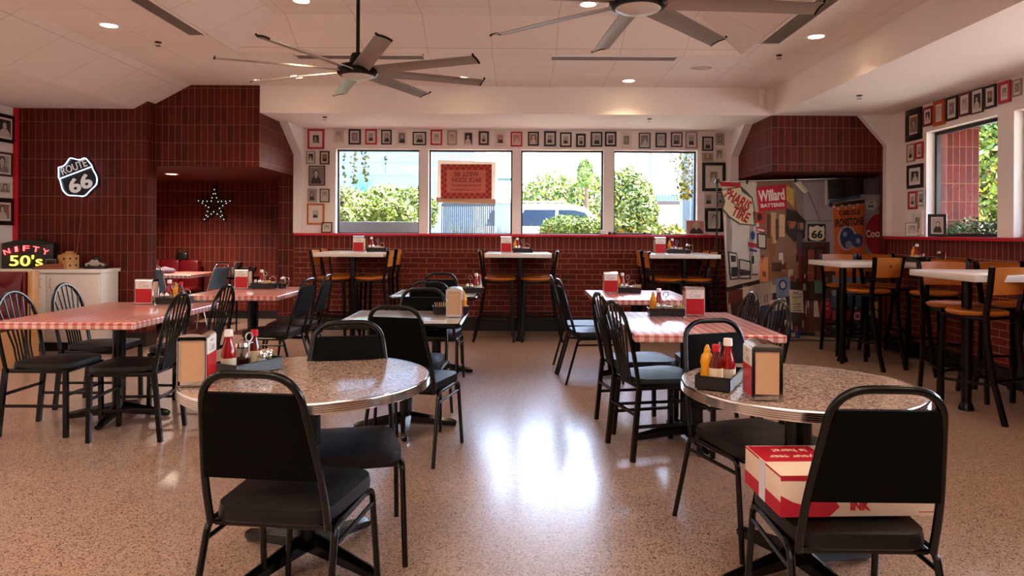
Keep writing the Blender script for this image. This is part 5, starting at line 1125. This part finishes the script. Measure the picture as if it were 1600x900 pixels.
# ================================================================== photo backdrop on its stand
YB = 8.75
bd = thing('photo_backdrop', (3.3, YB, 0), 0, 'printed cloth backdrop with roadside signs and garage clutter hung across the niche', 'backdrop')
OX = 3.3
def wav(x, z): return .018 * math.sin(x * 9.0 + .6) * (1 - .4 * z / 2) + .010 * math.sin(x * 23 + z * 1.3)
def BP(px, py): v = at(px, py, YB); return v.x - OX, v.z
def lay(x, z, d=0): return Vector((x, wav(x + OX, z) - d, z))
x_l, x_r = 2.50 - OX, 4.52 - OX
m = MB(); nx, nz = 90, 14; G_ = []
for j in range(nz + 1):
    rw = []
    for i in range(nx + 1):
        u = i / nx; w_ = j / nz; zt = 1.955 + .070 * u; xx = x_l + (x_r - x_l) * u; z = .012 + (zt - .012) * w_; xx += .10 * (1 - u) ** 3 * (1 - w_); rw.append(m.bm.verts.new(lay(xx, z)))
    G_.append(rw)
for j in range(nz):
    for i in range(nx): m.bm.faces.new([G_[j][i], G_[j][i + 1], G_[j + 1][i + 1], G_[j + 1][i]])
m.build('cloth', mat('cloth_ground_print', '#8e8078', .8, noise=.25, nscale=5), bd, smooth=80)
_bl = [0]
def subdiv_poly(mb, pts, d, mi):
    """printed patch following the cloth, fan of strips in x"""
    bm2 = bmesh.new(); f = bm2.faces.new([bm2.verts.new((x, 0, z)) for x, z in pts]); bmesh.ops.triangulate(bm2, faces=[f])
    x0 = min(p[0] for p in pts); x1 = max(p[0] for p in pts); n = int((x1 - x0) / .03)
    for k in range(1, n + 1): bmesh.ops.bisect_plane(bm2, geom=bm2.verts[:] + bm2.edges[:] + bm2.faces[:], plane_co=(x0 + (x1 - x0) * k / (n + 1), 0, 0), plane_no=(1, 0, 0))
    mp = {v: mb.bm.verts.new(lay(v.co.x, v.co.z, d)) for v in bm2.verts}
    for f in bm2.faces: q = mb.bm.faces.new([mp[v] for v in f.verts]); q.material_index = mi
    bm2.free()
INK = {}
def ink(c):
    if c not in INK: INK[c] = mat('print_' + c[1:], c, .75, noise=.12, nscale=30)
    return INK[c]
def print_(name, polys, texts=(), lab=None):
    """polys: (colour, [(px,py)...], layer); texts: (string, colour, px, py, width px, height px, turn, layer)"""
    cols = []; m = MB()
    def ci(c):
        if c not in cols: cols.append(c)
        return cols.index(c)
    for (c, pts, L) in polys: subdiv_poly(m, [BP(*p) for p in pts], .002 + .0016 * L, ci(c))
    for (s_, c, px, py, wp, hp_, ang, L) in texts:
        x, z = BP(px, py); k = YB / FOC; a = D(ang); m.mi = ci(c)
        add_text(m, s_, wp * k, hp_ * k, lambda u, v, q, x=x, z=z, a=a, L=L: lay(x + u * math.cos(a) - v * math.sin(a), z + u * math.sin(a) + v * math.cos(a), .002 + .0016 * L), .0002, bold=.035)
    return m.build(name, [ink(c) for c in cols], bd, smooth='open', label=lab)
def R_(x0, y0, x1, y1): return [(x0, y1), (x1, y1), (x1, y0), (x0, y0)]
def ell(cx, cy, rx, ry, n=24): return [(cx + rx * math.cos(2 * PI * k / n), cy + ry * math.sin(2 * PI * k / n)) for k in range(n)]
print_('printed_pale_wall', [('#cbbdb0', [(1127, 286), (1186, 284), (1192, 400), (1186, 445), (1136, 450)], 0), ('#b3a69c', [(1186, 445), (1136, 450), (1140, 505), (1200, 506)], 0), ('#2a1c1a', [(1134, 449), (1187, 437), (1188, 443), (1135, 456)], 1), ('#6a2c24', R_(1137, 452, 1161, 474), 1), ('#d0c4ba', R_(1161, 446, 1170, 474), 1)])
print_('printed_tan_boards', [('#8a6850', [(1183, 284), (1236, 283), (1250, 340), (1252, 392), (1244, 440), (1190, 436)], 1), ('#5e3a2a', R_(1198, 335, 1203, 372), 2), ('#c99d70', R_(1204, 332, 1212, 380), 2), ('#4e3326', R_(1211, 342, 1215, 375), 2), ('#d6b184', R_(1217, 335, 1226, 370), 2), ('#8c5a34', [(1199, 385), (1203, 362), (1212, 390), (1206, 410)], 2),
        ('#5a3524', R_(1205, 410, 1228, 424), 2), ('#d98a52', R_(1188, 402, 1200, 440), 2), ('#d9c9b4', R_(1216, 395, 1223, 406), 3), ('#c9a24a', [(1228, 290), (1240, 296), (1240, 325), (1228, 312)], 2)])
print_('printed_grey_wall', [('#9a9298', [(1256, 286), (1378, 282), (1378, 400), (1262, 405), (1258, 350)], 1), ('#6b6268', [(1262, 300), (1264, 300), (1282, 344), (1280, 344)], 2), ('#7c747a', R_(1258, 344, 1300, 346), 2), ('#ccc4c2', R_(1289, 282, 1292, 320), 3), ('#221a1c', [(1293, 281), (1350, 276), (1350, 306), (1294, 312)], 3), ('#6e626c', [(1350, 276), (1378, 274), (1378, 304), (1350, 305)], 3), ('#3c5470', [(1295, 313), (1344, 304), (1345, 309), (1296, 318)], 4), ('#aaa4a6', [(1344, 304), (1378, 305), (1378, 312), (1345, 312)], 4), ('#16100f', [(1294, 318), (1350, 312), (1350, 316), (1295, 323)], 5),
        ('#e8dcc8', [(1243, 283), (1262, 300), (1257, 302), (1240, 286)], 3), ('#d9c5a4', [(1250, 282), (1262, 298), (1259, 300), (1246, 285)], 4)])
print_('printed_wires_and_lamps', [('#2e2018', [(1228, 326), (1244, 330), (1260, 345), (1258, 372), (1240, 378), (1226, 362)], 3), ('#a0603a', R_(1232, 346, 1243, 357), 4), ('#3a2a26', R_(1228, 357, 1258, 366), 4), ('#5a4650', R_(1244, 362, 1254, 400), 4), ('#b0784a', R_(1250, 348, 1256, 360), 4)])
print_('printed_doorway', [('#4a2420', [(1252, 378), (1296, 378), (1298, 520), (1250, 520)], 3), ('#2c1412', R_(1260, 386, 1288, 470), 4), ('#7c3428', R_(1263, 390, 1272, 440), 5), ('#6a2c24', R_(1276, 390, 1285, 440), 5), ('#8c2030', R_(1247, 390, 1252, 440), 4)])
print_('printed_clutter', [('#3a2a30', [(1140, 474), (1240, 436), (1378, 402), (1384, 530), (1145, 512)], 1), ('#1e1820', [(1140, 505), (1383, 505), (1384, 532), (1146, 518)], 2), ('#a89a94', [(1178, 446), (1206, 440), (1206, 476), (1180, 480)], 2), ('#26385c', [(1190, 478), (1230, 470), (1232, 500), (1195, 502)], 3), ('#7a8aa4', [(1300, 430), (1345, 430), (1345, 462), (1300, 462)], 3), ('#b3a8a0', [(1262, 452), (1276, 460), (1280, 495), (1258, 495)], 3), ('#38506c', R_(1298, 462, 1345, 480), 4), ('#9c3048', R_(1300, 486, 1352, 500), 4), ('#c06878', R_(1310, 488, 1318, 498), 5), ('#d0b8b8', ell(1340, 494, 6, 6), 5), ('#9c3048', ell(1340, 494, 3.5, 3.5), 6), ('#283848', [(1336, 516), (1350, 495), (1362, 505), (1362, 526), (1338, 526)], 5), ('#4c7864', R_(1273, 438, 1287, 458), 5),
        ('#d2c8c0', [(1225, 500), (1236, 498), (1238, 514), (1226, 518)], 4), ('#1c3a78', R_(1232, 514, 1250, 528), 4), ('#a8895a', R_(1236, 520, 1242, 526), 5), ('#5c3a40', R_(1150, 478, 1178, 500), 3), ('#8a7478', R_(1345, 440, 1378, 460), 3), ('#2c2428', R_(1352, 445, 1368, 456), 4)])
print_('printed_tire_sign', [('#4a5048', [(1125, 297), (1158, 291), (1160, 299), (1176, 309), (1180, 330), (1176, 334), (1180, 353), (1156, 351), (1138, 340), (1127, 327), (1132, 310)], 6), ('#d8c8a4', [(1127, 298), (1157, 293), (1159, 300), (1174, 310), (1178, 329), (1174, 335), (1178, 351), (1157, 349), (1139, 338), (1129, 326), (1134, 310)], 7), ('#b01822', [(1123, 284), (1157, 286), (1157, 293), (1126, 291)], 8)],
       [('PHARIS', '#b01822', 1152.5, 312, 44, 17, -31, 9), ('TIRE', '#b01822', 1157, 335, 29, 16, -27, 9), ('Miles Cheaper', '#3c3a36', 1154, 323, 28, 3, -30, 9)], lab='tan and red tire shop sign printed on the cloth')
print_('printed_battery_sign', [('#c01638', [(1186, 331), (1229, 326), (1227, 288), (1182, 292)], 7)], [('Willard', '#f0e2dc', 1205, 305, 40, 18, 5, 8), ('BATTERIES', '#f0e2dc', 1207, 320.5, 36, 6, 4, 8)], lab='red sign lettered in white printed on the cloth')
print_('printed_small_posters', [('#c23a20', [(1180, 331), (1194, 332), (1195, 350), (1181, 348)], 7), ('#3a1c18', ell(1187, 339, 4, 6), 8), ('#b8202c', [(1182, 354), (1195, 357), (1195, 364), (1183, 361)], 8), ('#e0d0c8', [(1183, 357), (1194, 359), (1194, 362), (1184, 360)], 9), ('#2a2220', [(1183, 364), (1197, 366), (1197, 390), (1184, 388)], 7), ('#c4b6ac', [(1185, 366), (1195.5, 368), (1195.5, 387), (1186, 386)], 8), ('#2c3c74', ell(1176, 368, 3.5, 7), 7), ('#9c1c30', [(1168, 378), (1183, 381), (1183, 387), (1169, 385)], 7), ('#28305c', [(1170, 388), (1183, 391), (1183, 394), (1171, 392)], 7),
        ('#201a1a', [(1136, 393), (1151, 395), (1155, 436), (1139, 437)], 7), ('#c9bdb2', [(1138, 395), (1150, 397), (1153, 434), (1141, 435)], 8), ('#2a2424', R_(1141, 417, 1152, 432), 9), ('#2a2424', [(1140, 399), (1149, 400), (1149, 409), (1141, 409)], 9), ('#201a1a', [(1154, 404), (1173, 408), (1173, 436), (1156, 436)], 7), ('#b8aca2', [(1156, 406), (1171, 410), (1171, 434), (1157, 434)], 8), ('#39302e', [(1156, 420), (1171, 423), (1171, 430), (1157, 431)], 9), ('#2e2a2c', R_(1174, 400, 1178, 412), 7), ('#3a2424', R_(1174, 428, 1184, 430), 7)])
print_('printed_banner', [('#cc6226', [(1300, 318), (1350, 314), (1352, 432), (1304, 434)], 7), ('#26304c', [(1310, 400), (1350, 399), (1350, 405), (1312, 406)], 8), ('#b9a49c', ell(1322, 372, 15.5, 20), 8), ('#33447a', ell(1323, 372, 12.5, 16.5), 9), ('#8f8fa4', ell(1325, 382, 6, 6), 10), ('#33447a', ell(1339, 376, 8.5, 11), 9), ('#8f9ab8', ell(1319, 366, 4, 4), 10), ('#9aa4be', ell(1340, 376, 3, 4), 10)], [('CARLISLE', '#2a1c20', 1326, 332, 34, 8, 5, 9), ('IRONSTONE', '#2a1c20', 1326, 347, 47, 13, 5, 9)], lab='orange pottery banner printed on the cloth')
print_('printed_bottle_caps', [('#b8a8a4', ell(1301 + k * 6.3, 323 + 3.5 * (k % 2) - k * .5, 2.3, 2.2), 12) for k in range(7)] + [('#1c1416', [(1297, 320), (1350, 313), (1350, 317), (1297, 324)], 10)])
m_l = [('#181418', R_(1262, 350, 1289.5, 377), 7), ('#d8ccb4', [(1265, 353), (1269, 355), (1276, 352), (1283, 355), (1287, 353), (1288, 360), (1287, 366), (1288, 371), (1285, 375), (1276, 376.5), (1267, 375), (1264, 371), (1265, 366), (1264, 360)], 8)]
print_('printed_route_shield', m_l + [('#c4bcb8', [(1353, 313), (1368, 313), (1370, 322), (1365, 328), (1355, 328), (1351, 321)], 8)], [('66', '#181418', 1276, 366, 17, 13, 0, 9), ('66', '#2a2628', 1361, 322, 8, 5, 0, 9), ('US', '#2a2628', 1361, 316, 5, 3, 0, 9)], lab='black and white route shields printed on the cloth')
print_('printed_red_disc', [('#a01226', [p for p in ell(1376, 367, 24, 34) if p[0] <= 1400], 7), ('#90142a', ell(1376, 327, 4, 9), 7)], [('Coca-Cola', '#e8d8d4', 1377, 364, 48, 12, 4, 8)], lab='red disc lettered in white printed on the cloth')
print_('printed_notices', [('#7e98c0', [(1210, 434), (1234, 433), (1234, 462), (1212, 466)], 7), ('#24407c', ell(1222, 445, 7, 8), 8), ('#c4d0e0', ell(1222, 445, 4.5, 5.5), 9), ('#d0c4b0', [(1232, 452), (1254, 454), (1256, 489), (1234, 487)], 9), ('#cfc6c2', [(1201, 470), (1226, 464), (1231, 482), (1203, 486)], 7), ('#b83228', ell(1224.5, 472, 3, 3.5), 8), ('#b83228', ell(1204, 478, 2.5, 3), 8), ('#9c2430', ell(1289, 482, 9, 16), 7), ('#c06068', ell(1289, 474, 5, 3), 8), ('#c06068', ell(1289, 482, 6, 2), 8), ('#c8a83c', [(1354, 470), (1366, 472), (1380, 470), (1381, 488), (1378, 498), (1364, 496), (1355, 488), (1352, 478)], 7)],
       [('PENN', '#2a2014', 1368, 484, 24, 7, 0, 8)])
stn = thing('backdrop_stand', (2.45, YB, 0), 0, 'black pole stand and silver crossbar holding up the printed backdrop', 'stand')
m = MB(); m.tube([(0, 0, .05), (0, 0, 1.10)], .016, 12); m.tube([(0, 0, 1.05), (0, 0, 1.985)], .011, 12); m.build('pole', M_BLACK, stn)
m = MB(); m.tube([(0, 0, .98), (0, 0, 1.06)], .024, 12); m.build('collar', M_PLASTIC, stn)
m = MB(); m.tube([(-.03, 0, 1.968), (2.13, 0, 2.040)], .009, 10); m.build('crossbar', M_STEEL, stn)
m = MB(); m.bb(-.02, .03, -.022, .022, 1.955, 2.0, bevel=.004); m.build('top_clamp', M_PLASTIC, stn)
for a in (100, 220, 340): m = MB(); m.tube([(0, 0, .22), (.30 * math.cos(D(a)), .30 * math.sin(D(a)), .012)], .009, 8); m.build('leg', M_BLACK, stn)
for x in (2.80, 3.40, 3.95): z = 1.968 + .072 * (x - 2.43) / 2.18; m = MB(); m.bb(x - 2.43 - .012, x - 2.43 + .012, -.020, .02, z - .035, z + .015, bevel=.003); m.build('spring_clamp', M_PLASTIC, stn)
rr = random.Random(12); PC = ['#2c2226', '#5c4038', '#9c8e88', '#7a3428', '#3c4658', '#c0b0a4', '#a8744a', '#4a3a3c', '#6e5a54', '#8c2a34', '#54606c']
pl_ = []
for i in range(85):
    px = rr.uniform(1188, 1376); lo_ = 330 if px < 1250 else 405; py = rr.uniform(lo_, 520) if px < 1250 or rr.random() < .8 else 425; w_, h_ = rr.uniform(2.5, 9), rr.uniform(3, 13)
    if 1262 < px < 1300 and py < 378: continue
    sk = rr.uniform(-3, 3); pl_.append((rr.choice(PC), [(px, py + h_), (px + w_, py + h_ - sk), (px + w_, py - sk * .5), (px, py)], 2 + (i % 4)))
print_('printed_small_clutter', pl_)
print_('printed_note_marks', [('#6a5a50', R_(1235 + rr.uniform(0, 3), y, 1235 + rr.uniform(9, 17), y + rr.uniform(.9, 1.8)), 11) for y in (456, 459, 463, 466, 470, 474, 478, 481, 484)])
# fill spot and downlight added to brighten the niche
l = bpy.data.lights.new('niche_fill', 'SPOT'); l.energy = 190; l.spot_size = math.radians(150); l.spot_blend = .8; l.color = (1, .78, .66); l.shadow_soft_size = .08
lo = bpy.data.objects.new('niche_fill', l); COL.objects.link(lo); lo.location = (-4.6, 9.3, 2.05)
dl((-4.6, 9.3, 2.079), 0, 'round downlight added to brighten the brick niche, in its low ceiling')
